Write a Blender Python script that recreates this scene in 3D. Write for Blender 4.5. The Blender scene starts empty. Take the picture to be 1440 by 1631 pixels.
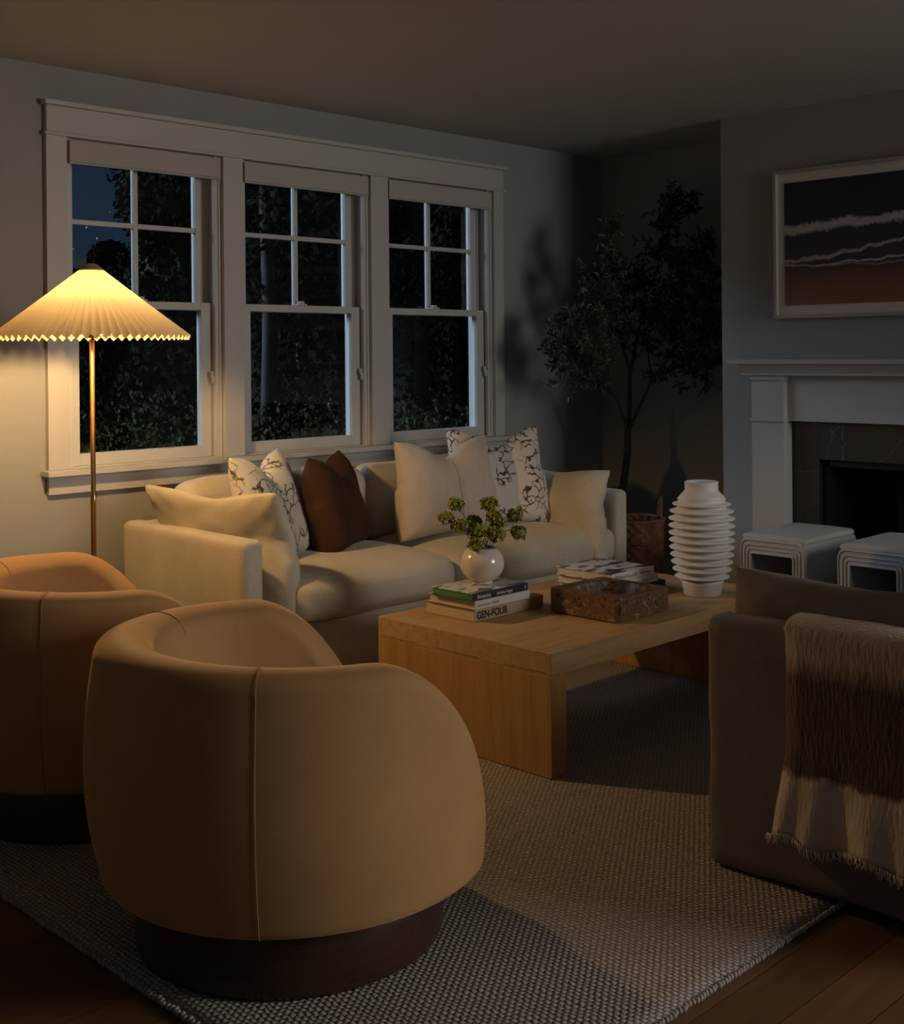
import bpy, bmesh, math, random
import numpy as np
from mathutils import Vector, Matrix, noise as mnoise

random.seed(7)
rng = np.random.default_rng(7)
S = bpy.context.scene
C = S.collection
PI = math.pi

# ------------------------------------------------------------------ helpers
def link(o, parent=None):
    C.objects.link(o)
    if parent is not None:
        o.parent = parent
    return o

def mesh_obj(name, V, F, mat=None, parent=None, smooth=True, mats=None, mat_idx=None):
    me = bpy.data.meshes.new(name)
    me.from_pydata([tuple(map(float, v)) for v in V], [], [tuple(int(i) for i in f) for f in F])
    for m in (mats or ([mat] if mat else [])):
        me.materials.append(m)
    if mat_idx is not None:
        me.polygons.foreach_set('material_index', np.array(mat_idx, dtype=np.int32))
    if smooth:
        me.polygons.foreach_set('use_smooth', np.ones(len(me.polygons), dtype=bool))
    me.update()
    return link(bpy.data.objects.new(name, me), parent)

def bm_obj(name, bm, mat=None, parent=None, smooth=False):
    bmesh.ops.recalc_face_normals(bm, faces=bm.faces)
    me = bpy.data.meshes.new(name)
    bm.to_mesh(me); bm.free()
    if mat: me.materials.append(mat)
    if smooth:
        me.polygons.foreach_set('use_smooth', np.ones(len(me.polygons), dtype=bool))
    return link(bpy.data.objects.new(name, me), parent)

def add_box(bm, lo, hi, bev=0.0, seg=2):
    lo = Vector(lo); hi = Vector(hi)
    r = bmesh.ops.create_cube(bm, size=1.0)
    vs = r['verts']
    for v in vs:
        v.co = Vector((lo[i] + (v.co[i] + .5) * (hi[i] - lo[i]) for i in range(3)))
    if bev > 0:
        es = list({e for v in vs for e in v.link_edges})
        bmesh.ops.bevel(bm, geom=es, offset=bev, segments=seg, profile=.5, affect='EDGES')

def box(name, lo, hi, mat, parent=None, bev=0.0, seg=2):
    bm = bmesh.new(); add_box(bm, lo, hi, bev, seg)
    return bm_obj(name, bm, mat, parent)

def boxes(name, lst, mat, parent=None, bev=0.0):
    bm = bmesh.new()
    for lo, hi in lst: add_box(bm, lo, hi, bev)
    return bm_obj(name, bm, mat, parent)

def tube_data(path, rad, n=10, closed=False, cap=True):
    P = [Vector(p) for p in path]
    m = len(P)
    if not hasattr(rad, '__len__'): rad = [rad] * m
    V, F = [], []
    up = None
    for i in range(m):
        if closed: t = P[(i + 1) % m] - P[i - 1]
        else: t = P[min(i + 1, m - 1)] - P[max(i - 1, 0)]
        if t.length < 1e-9: t = Vector((0, 0, 1))
        t.normalize()
        if up is None:
            up = Vector((0, 0, 1)) if abs(t.z) < .9 else Vector((1, 0, 0))
        a = t.cross(up)
        if a.length < 1e-6: a = t.orthogonal()
        a.normalize(); up = a.cross(t).normalized()
        for k in range(n):
            q = 2 * PI * k / n
            V.append(P[i] + a * math.cos(q) * rad[i] + up * math.sin(q) * rad[i])
    for i in range(m if closed else m - 1):
        for k in range(n):
            i2 = (i + 1) % m
            F.append((i * n + k, i * n + (k + 1) % n, i2 * n + (k + 1) % n, i2 * n + k))
    if cap and not closed:
        F.append(tuple(range(n))[::-1]); F.append(tuple((m - 1) * n + k for k in range(n)))
    return V, F

def tube(name, path, rad, mat, parent=None, n=10, closed=False):
    V, F = tube_data(path, rad, n, closed)
    return mesh_obj(name, V, F, mat, parent)

def tubes(name, lst, mat, parent=None, n=8):
    V, F = [], []
    for path, rad in lst:
        v, f = tube_data(path, rad, n)
        o = len(V); V += v; F += [tuple(i + o for i in q) for q in f]
    return mesh_obj(name, V, F, mat, parent)

def lathe(name, prof, mat, parent=None, n=64, loc=(0, 0, 0), closed=False):
    m = len(prof); V, F = [], []
    for r, z in prof:
        for k in range(n):
            a = 2 * PI * k / n
            V.append((loc[0] + r * math.cos(a), loc[1] + r * math.sin(a), loc[2] + z))
    for i in range(m if closed else m - 1):
        j = (i + 1) % m
        for k in range(n):
            F.append((i * n + k, i * n + (k + 1) % n, j * n + (k + 1) % n, j * n + k))
    if not closed:
        F.append(tuple(range(n))[::-1]); F.append(tuple((m - 1) * n + k for k in range(n)))
    return mesh_obj(name, V, F, mat, parent)

def fbm(p, sc, oct=3):
    return mnoise.fractal(Vector(p) * sc, 1.0, 2.0, oct)

def soft_box(name, lo, hi, r, mat, parent=None, crown=0.0, front=0.0, wob=0.0, n=18, seed=0, ax=2):
    """rounded, slightly stuffed cushion box; crown swells the top, front swells the -y face"""
    lo = np.array(lo, float); hi = np.array(hi, float); c = (lo + hi) / 2; h = (hi - lo) / 2
    bm = bmesh.new()
    bmesh.ops.create_cube(bm, size=2.0)
    bmesh.ops.subdivide_edges(bm, edges=bm.edges[:], cuts=n, use_grid_fill=True)
    off = Vector((seed * 3.1, seed * 1.7, seed * .9))
    for v in bm.verts:
        p = v.co
        q = []
        for i in range(3):
            s = p[i]; k = r / h[i]
            # denser near the edges
            a = abs(s); a = 1 - (1 - a) ** 1.6 if a < 1 else 1
            q.append(math.copysign(a, s) * h[i])
        q = Vector(q)
        inner = Vector([max(-(h[i] - r), min(h[i] - r, q[i])) for i in range(3)])
        d = q - inner
        if d.length > 1e-9:
            m = max(abs(d.x), abs(d.y), abs(d.z))
            d = d.normalized() * m
        w = inner + d
        nx, ny, nz = w.x / h[0], w.y / h[1], w.z / h[2]
        if crown:
            w.z += crown * max(0, nz) * (1 - nx ** 4) * (1 - ny ** 4)
        if front:
            w.y -= front * max(0, -ny) * (1 - nz ** 2) * (1 - nx ** 6)
        if wob:
            g = Vector((fbm(w + off, 3.2), fbm(w + off + Vector((5, 5, 5)), 3.2), fbm(w + off + Vector((9, 2, 7)), 3.2)))
            w += g * wob
        v.co = w + Vector(c)
    return bm_obj(name, bm, mat, parent, smooth=True)

def pillow_point(x, y, s, W, H, T, chop, pinch, seed, wrinkle, power, edge=False, drape=(0, 0)):
    off = Vector((seed * 4.3, seed * 2.9, seed * 1.3))
    px = x * (1 - pinch * (1 - y * y) * (1 if y > 0 else .3)) * W / 2
    pz = y * (1 - pinch * (1 - x * x)) * H / 2
    t = T / 2 * max(0, (1 - abs(x) ** (3 if y > 0 else 3 + 3 * -y)) * (1 - abs(y) ** (3 if y > 0 else 9))) ** power
    if chop:
        k = max(0, (y + .35) / 1.35) ** 1.5
        dent = math.exp(-(x / .42) ** 2)
        pz -= chop * k * dent
        t *= 1 - .25 * k * dent
        px *= 1 - .06 * k
    wv = fbm(Vector((px, 2.0 * s, pz)) * 1 + off, 7, 3) * wrinkle * (0 if edge else 1)
    cr = math.sin(18 * (abs(x) - abs(y))) * wrinkle * .35 * abs(x * y)
    z = pz + H / 2
    return (px, s * (t + wv + cr) + drape[1] * max(0, z - drape[0]), z)

def pillow(name, W, H, T, mat, parent=None, chop=0.0, pinch=.07, n=34, seed=0, wrinkle=.006, power=.5, matrix=None, drape=(0, 0)):
    """throw pillow lying in local x (width), z (height, 0 at the bottom), y thickness"""
    V, F = [], []
    xs = np.linspace(-1, 1, n + 1)
    xs = np.sign(xs) * (1 - (1 - np.abs(xs)) ** 1.35)
    idx = {}
    for side in (0, 1):
        for j, y in enumerate(xs):
            for i, x in enumerate(xs):
                edge = i in (0, n) or j in (0, n)
                if side == 1 and edge:
                    idx[(1, i, j)] = idx[(0, i, j)]; continue
                s = -1 if side == 0 else 1
                idx[(side, i, j)] = len(V)
                V.append(pillow_point(x, y, s, W, H, T, chop, pinch, seed, wrinkle, power, edge, drape))
    for j in range(n):
        for i in range(n):
            a, b, c, d = idx[(0, i, j)], idx[(0, i + 1, j)], idx[(0, i + 1, j + 1)], idx[(0, i, j + 1)]
            F.append((a, b, c, d))
            a, b, c, d = idx[(1, i, j)], idx[(1, i + 1, j)], idx[(1, i + 1, j + 1)], idx[(1, i, j + 1)]
            F.append((d, c, b, a))
    o = mesh_obj(name, V, F, mat, parent)
    if matrix is not None: o.data.transform(matrix)
    return o

def frame_mat(origin, ang, lean):
    """local x = width axis at angle ang in plan, local -y faces front, top leans back by lean"""
    return Matrix.Translation(origin) @ Matrix.Rotation(ang, 4, 'Z') @ Matrix.Rotation(-lean, 4, 'X')

def tag(o, label=None, cat=None, group=None, kind=None):
    if label: o['label'] = label
    if cat: o['category'] = cat
    if group: o['group'] = group
    if kind: o['kind'] = kind
    return o

def thing(name, label, cat, loc=(0, 0, 0), rz=0, group=None):
    o = bpy.data.objects.new(name, None)
    o.empty_display_size = .1
    o.location = loc; o.rotation_euler = (0, 0, rz)
    link(o); tag(o, label, cat, group)
    return o

def struct(o): o['kind'] = 'structure'; return o

def text(name, body, size, mat, parent, loc, rot, sx=1.0, bold=0.0):
    cu = bpy.data.curves.new(name, 'FONT'); cu.body = body; cu.size = size; cu.extrude = .0002; cu.offset = bold
    cu.materials.append(mat)
    tmp = bpy.data.objects.new(name + '_curve', cu); C.objects.link(tmp)
    bpy.context.view_layer.update()
    me = bpy.data.meshes.new_from_object(tmp.evaluated_get(bpy.context.evaluated_depsgraph_get()))
    bpy.data.objects.remove(tmp)
    o = bpy.data.objects.new(name, me); link(o, parent)
    o.location = loc; o.rotation_euler = rot; o.scale = (sx, 1, 1)
    return o

# ------------------------------------------------------------------ materials
def nt(name):
    m = bpy.data.materials.new(name); m.use_nodes = True
    t = m.node_tree; b = t.nodes['Principled BSDF']
    return m, t, b

def N(t, kind, **kw):
    n = t.nodes.new(kind)
    for k, v in kw.items():
        if k in ('operation', 'blend_type', 'data_type', 'noise_dimensions', 'wave_type', 'bands_direction', 'feature', 'wave_profile', 'distribution'): setattr(n, k, v)
        else: n.inputs[k].default_value = v
    return n

def objco(t, scale=(1, 1, 1), rot=(0, 0, 0)):
    tc = t.nodes.new('ShaderNodeTexCoord'); mp = t.nodes.new('ShaderNodeMapping')
    mp.inputs['Scale'].default_value = scale; mp.inputs['Rotation'].default_value = rot
    t.links.new(tc.outputs['Object'], mp.inputs['Vector'])
    return mp.outputs['Vector']

def ramp(t, fac, stops, interp='LINEAR'):
    r = t.nodes.new('ShaderNodeValToRGB'); r.color_ramp.interpolation = interp
    e = r.color_ramp.elements
    while len(e) < len(stops): e.new(.5)
    for k, (p, c) in enumerate(stops):
        e[k].position = p; e[k].color = (*c, 1) if len(c) == 3 else c
    t.links.new(fac, r.inputs['Fac'])
    return r.outputs['Color']

def bump(t, b, h, strength, dist, prev=None):
    n = t.nodes.new('ShaderNodeBump'); n.inputs['Strength'].default_value = strength; n.inputs['Distance'].default_value = dist
    t.links.new(h, n.inputs['Height'])
    if prev is not None: t.links.new(prev, n.inputs['Normal'])
    t.links.new(n.outputs['Normal'], b.inputs['Normal'])
    return n.outputs['Normal']

def plain(name, col, rough=.6, metal=0, var=.06, nscale=3, bumpd=0, coat=0, spec=.5):
    m, t, b = nt(name)
    co = objco(t)
    n = N(t, 'ShaderNodeTexNoise', Scale=nscale, Detail=5.0); t.links.new(co, n.inputs['Vector'])
    c = ramp(t, n.outputs['Fac'], [(.3, [x * (1 - var) for x in col]), (.7, [min(1, x * (1 + var)) for x in col])])
    t.links.new(c, b.inputs['Base Color'])
    b.inputs['Roughness'].default_value = rough; b.inputs['Metallic'].default_value = metal
    b.inputs['Coat Weight'].default_value = coat; b.inputs['Specular IOR Level'].default_value = spec
    if bumpd:
        n2 = N(t, 'ShaderNodeTexNoise', Scale=nscale * 40, Detail=4.0); t.links.new(co, n2.inputs['Vector'])
        bump(t, b, n2.outputs['Fac'], .4, bumpd)
    return m

def fabric(name, col, weave=420, wd=.0012, sheen=.25, mott=.10, rough=.95, slub=True):
    m, t, b = nt(name)
    co = objco(t)
    n = N(t, 'ShaderNodeTexNoise', Scale=4.0, Detail=6.0, Roughness=.6); t.links.new(co, n.inputs['Vector'])
    base = ramp(t, n.outputs['Fac'], [(.3, [x * (1 - mott) for x in col]), (.7, [min(1, x * (1 + mott)) for x in col])])
    hs = None
    outs = []
    for sc in ((weave, weave * .12, weave), (weave * .12, weave, weave * .12)):
        mp = objco(t, sc)
        nn = N(t, 'ShaderNodeTexNoise', Scale=1.0, Detail=2.0); t.links.new(mp, nn.inputs['Vector'])
        outs.append(nn.outputs['Fac'])
    ad = N(t, 'ShaderNodeMath', operation='ADD'); t.links.new(outs[0], ad.inputs[0]); t.links.new(outs[1], ad.inputs[1])
    mul = t.nodes.new('ShaderNodeMix'); mul.data_type = 'RGBA'; mul.blend_type = 'MULTIPLY'; mul.inputs['Factor'].default_value = .5 if slub else .2
    thr = ramp(t, ad.outputs[0], [(.35, (.72, .72, .72)), (.65, (1, 1, 1))])
    hf = N(t, 'ShaderNodeMath', operation='MULTIPLY'); hf.inputs[1].default_value = .5
    t.links.new(ad.outputs[0], hf.inputs[0])
    thr.node.inputs['Fac'].links[0]
    t.links.new(hf.outputs[0], thr.node.inputs['Fac'])
    t.links.new(base, mul.inputs['A']); t.links.new(thr, mul.inputs['B'])
    t.links.new(mul.outputs['Result'], b.inputs['Base Color'])
    b.inputs['Roughness'].default_value = rough; b.inputs['Specular IOR Level'].default_value = .2
    b.inputs['Sheen Weight'].default_value = sheen; b.inputs['Sheen Roughness'].default_value = .4
    b.inputs['Sheen Tint'].default_value = (*[min(1, x * 1.3 + .1) for x in col], 1)
    bump(t, b, hf.outputs[0], .6, wd)
    return m

def wood(name, col, dark, scale=(1.2, 14, 14), rough=.5, rot=(0, 0, 0), coat=0, bands=.5):
    m, t, b = nt(name)
    co = objco(t, scale, rot)
    n = N(t, 'ShaderNodeTexNoise', Scale=2.2, Detail=8.0, Roughness=.62, Distortion=.6); t.links.new(co, n.inputs['Vector'])
    co2 = objco(t, [s * 5 for s in scale], rot)
    n2 = N(t, 'ShaderNodeTexNoise', Scale=3.0, Detail=4.0); t.links.new(co2, n2.inputs['Vector'])
    mx = N(t, 'ShaderNodeMix', data_type='FLOAT'); mx.inputs[0].default_value = .3
    t.links.new(n.outputs['Fac'], mx.inputs[2]); t.links.new(n2.outputs['Fac'], mx.inputs[3])
    c = ramp(t, mx.outputs[0], [(.3, dark), (.52, col), (.75, [min(1, x * 1.12) for x in col])])
    t.links.new(c, b.inputs['Base Color'])
    b.inputs['Roughness'].default_value = rough; b.inputs['Coat Weight'].default_value = coat
    bump(t, b, mx.outputs[0], .25, .001)
    return m

M = {}
M['wall'] = plain('wall_paint', (.295, .302, .306), .85, var=.02, nscale=2, bumpd=.0003)
M['ceil'] = plain('ceiling_paint', (.42, .425, .43), .9, var=.02, nscale=2, bumpd=.0003)
M['trim'] = plain('white_trim_paint', (.465, .46, .45), .45, var=.02)
M['sash'] = plain('white_sash_paint', (.50, .50, .50), .4, var=.02)
M['shade_cloth'] = plain('roller_shade_cloth', (.42, .405, .39), .85, var=.03, bumpd=.0003)
M['mantel'] = plain('mantel_paint', (.46, .465, .47), .45, var=.02)
M['linen'] = fabric('natural_linen_upholstery', (.60, .55, .46))
M['linen_dark'] = fabric('grey_slipcover_linen', (.172, .162, .162), mott=.16, wd=.0014)
M['velvet'] = fabric('camel_velvet', (.46, .268, .115), weave=700, wd=.0004, sheen=.8, mott=.10, slub=False, rough=.8)
M['seam'] = plain('camel_seam_thread', (.47, .31, .165), .9)
M['brown_velvet'] = fabric('rust_brown_velvet', (.040, .0165, .006), weave=700, wd=.0005, sheen=.35, mott=.2, slub=False, rough=.7)
M['pillow_linen'] = fabric('washed_linen_pillow', (.58, .50, .42), mott=.07)
M['walnut'] = wood('dark_walnut', (.050, .024, .012), (.025, .012, .006), scale=(6, 6, 30), rough=.35, coat=.15)
M['oak_top'] = wood('light_oak_along_top', (.50, .325, .165), (.34, .20, .09), scale=(1.2, 16, 16))
M['oak_leg'] = wood('light_oak_upright', (.47, .27, .10), (.31, .165, .05), scale=(16, 16, 1.1))
M['joint'] = plain('oak_joint_line', (.16, .09, .035), .7)
M['brass'] = plain('aged_brass', (.55, .36, .16), .32, metal=1, var=.1)
M['ceramic'] = plain('matte_white_ceramic', (.60, .595, .59), .55, var=.03)
M['white_upholstery'] = fabric('white_leather_ottoman', (.41, .405, .41), weave=160, wd=.0006, mott=.05, sheen=.05, rough=.6, slub=False)
M['black'] = plain('firebox_black', (.006, .006, .006), .7)
M['paper'] = None
M['bark'] = plain('olive_bark', (.045, .035, .025), .9, var=.3, nscale=20, bumpd=.002)
M['stem'] = plain('green_stem', (.14, .16, .05), .7)
M['pot'] = plain('charcoal_pot', (.05, .048, .045), .8)
M['soil'] = plain('potting_soil', (.02, .014, .01), 1.0, var=.4, nscale=30)
M['ink_black'] = plain('black_ink', (.012, .011, .010), .6)
M['ink_white'] = plain('white_ink', (.62, .62, .60), .6)
M['ink_grey'] = plain('grey_ink', (.22, .22, .23), .6)
M['ink_pink'] = plain('pink_ink', (.42, .12, .22), .6)
M['bulb'] = None

def leaf_mat(name, a, b_, rough=.6, spec=.3):
    m, t, b = nt(name)
    g = t.nodes.new('ShaderNodeNewGeometry')
    c = ramp(t, g.outputs['Random Per Island'], [(0, a), (1, b_)])
    t.links.new(c, b.inputs['Base Color'])
    b.inputs['Roughness'].default_value = rough; b.inputs['Specular IOR Level'].default_value = spec
    return m
M['leaf'] = leaf_mat('olive_leaf', (.02, .026, .014), (.075, .085, .05), .5)
M['umbel'] = leaf_mat('green_umbel', (.17, .20, .035), (.44, .44, .12), .75)
M['far_leaf'] = leaf_mat('outdoor_leaf', (.03, .046, .016), (.065, .085, .032), 1, 0)
M['far_leaf_dark'] = leaf_mat('outdoor_leaf_dark', (.012, .019, .014), (.026, .036, .022), 1, 0)
M['far_leaf_rust'] = leaf_mat('outdoor_leaf_rust', (.05, .042, .016), (.10, .078, .034), 1, 0)
M['dark_bark'] = plain('shadowed_bark', (.016, .014, .011), 1, var=.3, spec=0)
M['far_bark'] = plain('pale_bark', (.06, .062, .058), .9, var=.3)
M['grass'] = plain('garden_ground', (.010, .013, .008), 1, var=.5, nscale=1.5)

# paper edge of book pages
m, t, b = nt('book_pages'); co = objco(t, (1, 1, 900))
n = N(t, 'ShaderNodeTexNoise', Scale=1.0, Detail=2.0); t.links.new(co, n.inputs['Vector'])
t.links.new(ramp(t, n.outputs['Fac'], [(.3, (.40, .33, .25)), (.7, (.62, .54, .43))]), b.inputs['Base Color'])
b.inputs['Roughness'].default_value = .9; M['paper'] = m

# floor planks running along x
m, t, b = nt('oak_floor_boards'); co = objco(t)
br = t.nodes.new('ShaderNodeTexBrick'); t.links.new(co, br.inputs['Vector'])
br.inputs['Scale'].default_value = 1; br.inputs['Brick Width'].default_value = 1.7; br.inputs['Row Height'].default_value = .125
br.inputs['Mortar Size'].default_value = .0015; br.inputs['Mortar Smooth'].default_value = .3; br.offset = .37
br.inputs['Color1'].default_value = (0, 0, 0, 1); br.inputs['Color2'].default_value = (1, 1, 1, 1); br.inputs['Mortar'].default_value = (.5, .5, .5, 1)
br.inputs['Bias'].default_value = 0
co2 = objco(t, (1.1, 13, 13)); n = N(t, 'ShaderNodeTexNoise', Scale=2.0, Detail=8.0, Distortion=.5); t.links.new(co2, n.inputs['Vector'])
mx = N(t, 'ShaderNodeMix', data_type='FLOAT'); mx.inputs[0].default_value = .45
t.links.new(n.outputs['Fac'], mx.inputs[2]); t.links.new(br.outputs['Color'], mx.inputs[3])
c = ramp(t, mx.outputs[0], [(.15, (.075, .036, .014)), (.5, (.14, .073, .033)), (.85, (.20, .112, .054))])
mm = t.nodes.new('ShaderNodeMix'); mm.data_type = 'RGBA'; mm.inputs['B'].default_value = (.03, .015, .006, 1)
t.links.new(br.outputs['Fac'], mm.inputs['Factor']); t.links.new(c, mm.inputs['A']); t.links.new(mm.outputs['Result'], b.inputs['Base Color'])
b.inputs['Roughness'].default_value = .42
inv = N(t, 'ShaderNodeMath', operation='SUBTRACT'); inv.inputs[0].default_value = 1; t.links.new(br.outputs['Fac'], inv.inputs[1])
bump(t, b, inv.outputs[0], .5, .002); M['floor'] = m

# knitted rug: rows of loops
m, t, b = nt('looped_wool_rug')
tc = t.nodes.new('ShaderNodeTexCoord'); sp = t.nodes.new('ShaderNodeSeparateXYZ'); t.links.new(tc.outputs['Object'], sp.inputs[0])
def mth(op, a, bb=None, **k):
    n = t.nodes.new('ShaderNodeMath'); n.operation = op
    for i, v in enumerate((a, bb)):
        if v is None: continue
        if isinstance(v, (int, float)): n.inputs[i].default_value = v
        else: t.links.new(v, n.inputs[i])
    return n.outputs[0]
nz = N(t, 'ShaderNodeTexNoise', Scale=22.0, Detail=2.0); t.links.new(tc.outputs['Object'], nz.inputs['Vector'])
wob = mth('MULTIPLY', mth('SUBTRACT', nz.outputs['Fac'], .5), .018)
v = mth('DIVIDE', mth('ADD', sp.outputs['X'], wob), .0125)
u = mth('DIVIDE', mth('ADD', sp.outputs['Y'], wob), .0165)
row = mth('FLOOR', v)
h1 = mth('ABSOLUTE', mth('SINE', mth('MULTIPLY', v, PI)))
h2 = mth('ABSOLUTE', mth('SINE', mth('MULTIPLY', mth('ADD', u, mth('MULTIPLY', row, .5)), PI)))
hh = mth('POWER', mth('MULTIPLY', h1, h2), .6)
n2 = N(t, 'ShaderNodeTexNoise', Scale=1.3, Detail=5.0); t.links.new(tc.outputs['Object'], n2.inputs['Vector'])
n3 = N(t, 'ShaderNodeTexNoise', Scale=90.0, Detail=2.0); t.links.new(tc.outputs['Object'], n3.inputs['Vector'])
c1 = ramp(t, hh, [(0, (.20, .187, .172)), (.35, (.42, .39, .355)), (1, (.58, .54, .495))])
c2 = ramp(t, n3.outputs['Fac'], [(.3, (.70, .69, .68)), (.7, (1, 1, 1))])
c3 = ramp(t, n2.outputs['Fac'], [(.3, (.88, .88, .9)), (.7, (1, .99, .97))])
m1 = t.nodes.new('ShaderNodeMix'); m1.data_type = 'RGBA'; m1.blend_type = 'MULTIPLY'; m1.inputs['Factor'].default_value = 1
m2 = t.nodes.new('ShaderNodeMix'); m2.data_type = 'RGBA'; m2.blend_type = 'MULTIPLY'; m2.inputs['Factor'].default_value = 1
t.links.new(c1, m1.inputs['A']); t.links.new(c2, m1.inputs['B']); t.links.new(m1.outputs['Result'], m2.inputs['A']); t.links.new(c3, m2.inputs['B'])
t.links.new(m2.outputs['Result'], b.inputs['Base Color']); b.inputs['Roughness'].default_value = 1; b.inputs['Specular IOR Level'].default_value = .1
bump(t, b, hh, .75, .006); M['rug'] = m
M['rug_edge'] = fabric('rug_binding_wool', (.40, .375, .34), weave=200, wd=.002)

# branch-print linen (dark twiggy lines on cream)
def print_mat(name, base, ink, seed):
    m, t, b = nt(name)
    tc = t.nodes.new('ShaderNodeTexCoord')
    mp = t.nodes.new('ShaderNodeMapping'); mp.inputs['Location'].default_value = (seed, seed * .7, 0)
    t.links.new(tc.outputs['Object'], mp.inputs['Vector'])
    nz = N(t, 'ShaderNodeTexNoise', Scale=9.0, Detail=3.0); t.links.new(mp.outputs['Vector'], nz.inputs['Vector'])
    mixv = t.nodes.new('ShaderNodeMix'); mixv.data_type = 'VECTOR'; mixv.inputs['Factor'].default_value = .12
    t.links.new(mp.outputs['Vector'], mixv.inputs['A']); t.links.new(nz.outputs['Color'], mixv.inputs['B'])
    vo = t.nodes.new('ShaderNodeTexVoronoi'); vo.feature = 'DISTANCE_TO_EDGE'; vo.inputs['Scale'].default_value = 23.0
    t.links.new(mixv.outputs['Result'], vo.inputs['Vector'])
    ln = ramp(t, vo.outputs['Distance'], [(.03, (1, 1, 1)), (.085, (0, 0, 0))])
    ms = N(t, 'ShaderNodeTexNoise', Scale=8.5, Detail=2.0); t.links.new(mp.outputs['Vector'], ms.inputs['Vector'])
    msk = ramp(t, ms.outputs['Fac'], [(.43, (0, 0, 0)), (.50, (1, 1, 1))])
    mu = t.nodes.new('ShaderNodeMix'); mu.data_type = 'RGBA'; mu.blend_type = 'MULTIPLY'; mu.inputs['Factor'].default_value = 1
    t.links.new(ln, mu.inputs['A']); t.links.new(msk, mu.inputs['B'])
    fin = t.nodes.new('ShaderNodeMix'); fin.data_type = 'RGBA'
    fin.inputs['A'].default_value = (*base, 1); fin.inputs['B'].default_value = (*ink, 1)
    t.links.new(mu.outputs['Result'], fin.inputs['Factor'])
    t.links.new(fin.outputs['Result'], b.inputs['Base Color'])
    b.inputs['Roughness'].default_value = .95; b.inputs['Sheen Weight'].default_value = .15
    wv = N(t, 'ShaderNodeTexNoise', Scale=350.0, Detail=1.0); t.links.new(tc.outputs['Object'], wv.inputs['Vector'])
    bump(t, b, wv.outputs['Fac'], .5, .001)
    return m
M['print_a'] = print_mat('branch_print_linen', (.66, .61, .53), (.07, .045, .035), 3.0)
M['print_b'] = print_mat('twig_print_linen', (.64, .60, .54), (.055, .04, .035), 11.0)

# woven basket
m, t, b = nt('woven_rattan'); co = objco(t)
wv = N(t, 'ShaderNodeTexNoise', Scale=18.0, Detail=3.0); t.links.new(co, wv.inputs['Vector'])
t.links.new(ramp(t, wv.outputs['Fac'], [(.3, (.075, .032, .012)), (.7, (.22, .10, .04))]), b.inputs['Base Color'])
b.inputs['Roughness'].default_value = .75; M['rattan'] = m

# brown mottled stone bowl
m, t, b = nt('brown_petrified_stone'); co = objco(t)
wv = N(t, 'ShaderNodeTexNoise', Scale=22.0, Detail=9.0, Roughness=.72, Distortion=1.6); t.links.new(co, wv.inputs['Vector'])
t.links.new(ramp(t, wv.outputs['Fac'], [(.30, (.014, .008, .005)), (.42, (.06, .032, .017)), (.48, (.24, .13, .05)), (.54, (.035, .028, .024)), (.62, (.36, .31, .25)), (.70, (.05, .035, .025))]), b.inputs['Base Color'])
b.inputs['Roughness'].default_value = .35; bump(t, b, wv.outputs['Fac'], .4, .003); M['stone_bowl'] = m

# dark veined surround stone
m, t, b = nt('dark_soapstone'); co = objco(t)
nz = N(t, 'ShaderNodeTexNoise', Scale=4.0, Detail=5.0); t.links.new(co, nz.inputs['Vector'])
mv = t.nodes.new('ShaderNodeMix'); mv.data_type = 'VECTOR'; mv.inputs['Factor'].default_value = .25; t.links.new(co, mv.inputs['A']); t.links.new(nz.outputs['Color'], mv.inputs['B'])
vo = t.nodes.new('ShaderNodeTexVoronoi'); vo.feature = 'DISTANCE_TO_EDGE'; vo.inputs['Scale'].default_value = 5.0; t.links.new(mv.outputs['Result'], vo.inputs['Vector'])
ln = ramp(t, vo.outputs['Distance'], [(0, (.11, .11, .12)), (.010, (.015, .019, .022)), (1, (.020, .025, .028))])
t.links.new(ln, b.inputs['Base Color']); b.inputs['Roughness'].default_value = .35; M['soapstone'] = m

# wave photograph in the picture (object coords: y across, z up)
m, t, b = nt('shoreline_print')
tc = t.nodes.new('ShaderNodeTexCoord'); sp = t.nodes.new('ShaderNodeSeparateXYZ'); t.links.new(tc.outputs['Object'], sp.inputs[0])
def math_(op, a, bb=None):
    n = t.nodes.new('ShaderNodeMath'); n.operation = op
    for i, v in enumerate((a, bb)):
        if v is None: continue
        if isinstance(v, (int, float)): n.inputs[i].default_value = v
        else: t.links.new(v, n.inputs[i])
    return n.outputs[0]
Yc, Zc = sp.outputs['Y'], sp.outputs['Z']
nzl = N(t, 'ShaderNodeTexNoise', Scale=7.0, Detail=6.0); t.links.new(tc.outputs['Object'], nzl.inputs['Vector'])
nzf = N(t, 'ShaderNodeTexNoise', Scale=60.0, Detail=6.0, Roughness=.7); t.links.new(tc.outputs['Object'], nzf.inputs['Vector'])
wig = math_('MULTIPLY', math_('SUBTRACT', nzl.outputs['Fac'], .5), .07)
zz = math_('ADD', Zc, wig)
base = ramp(t, math_('MULTIPLY', zz, 1.75), [(0, (.20, .115, .065)), (.14, (.17, .09, .05)), (.26, (.10, .06, .05)), (.31, (.05, .042, .055)), (.5, (.028, .027, .045)), (.66, (.012, .016, .03)), (1, (.006, .010, .022))])
def foam(z0, slope, th, ncut=.5):
    d = math_('ABSOLUTE', math_('SUBTRACT', zz, math_('ADD', math_('MULTIPLY', Yc, slope), z0)))
    d = math_('ADD', d, math_('MULTIPLY', math_('SUBTRACT', nzf.outputs['Fac'], ncut), th * 1.6))
    return ramp(t, math_('DIVIDE', d, th), [(.35, (1, 1, 1)), (.9, (0, 0, 0))])
cur = base
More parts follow.
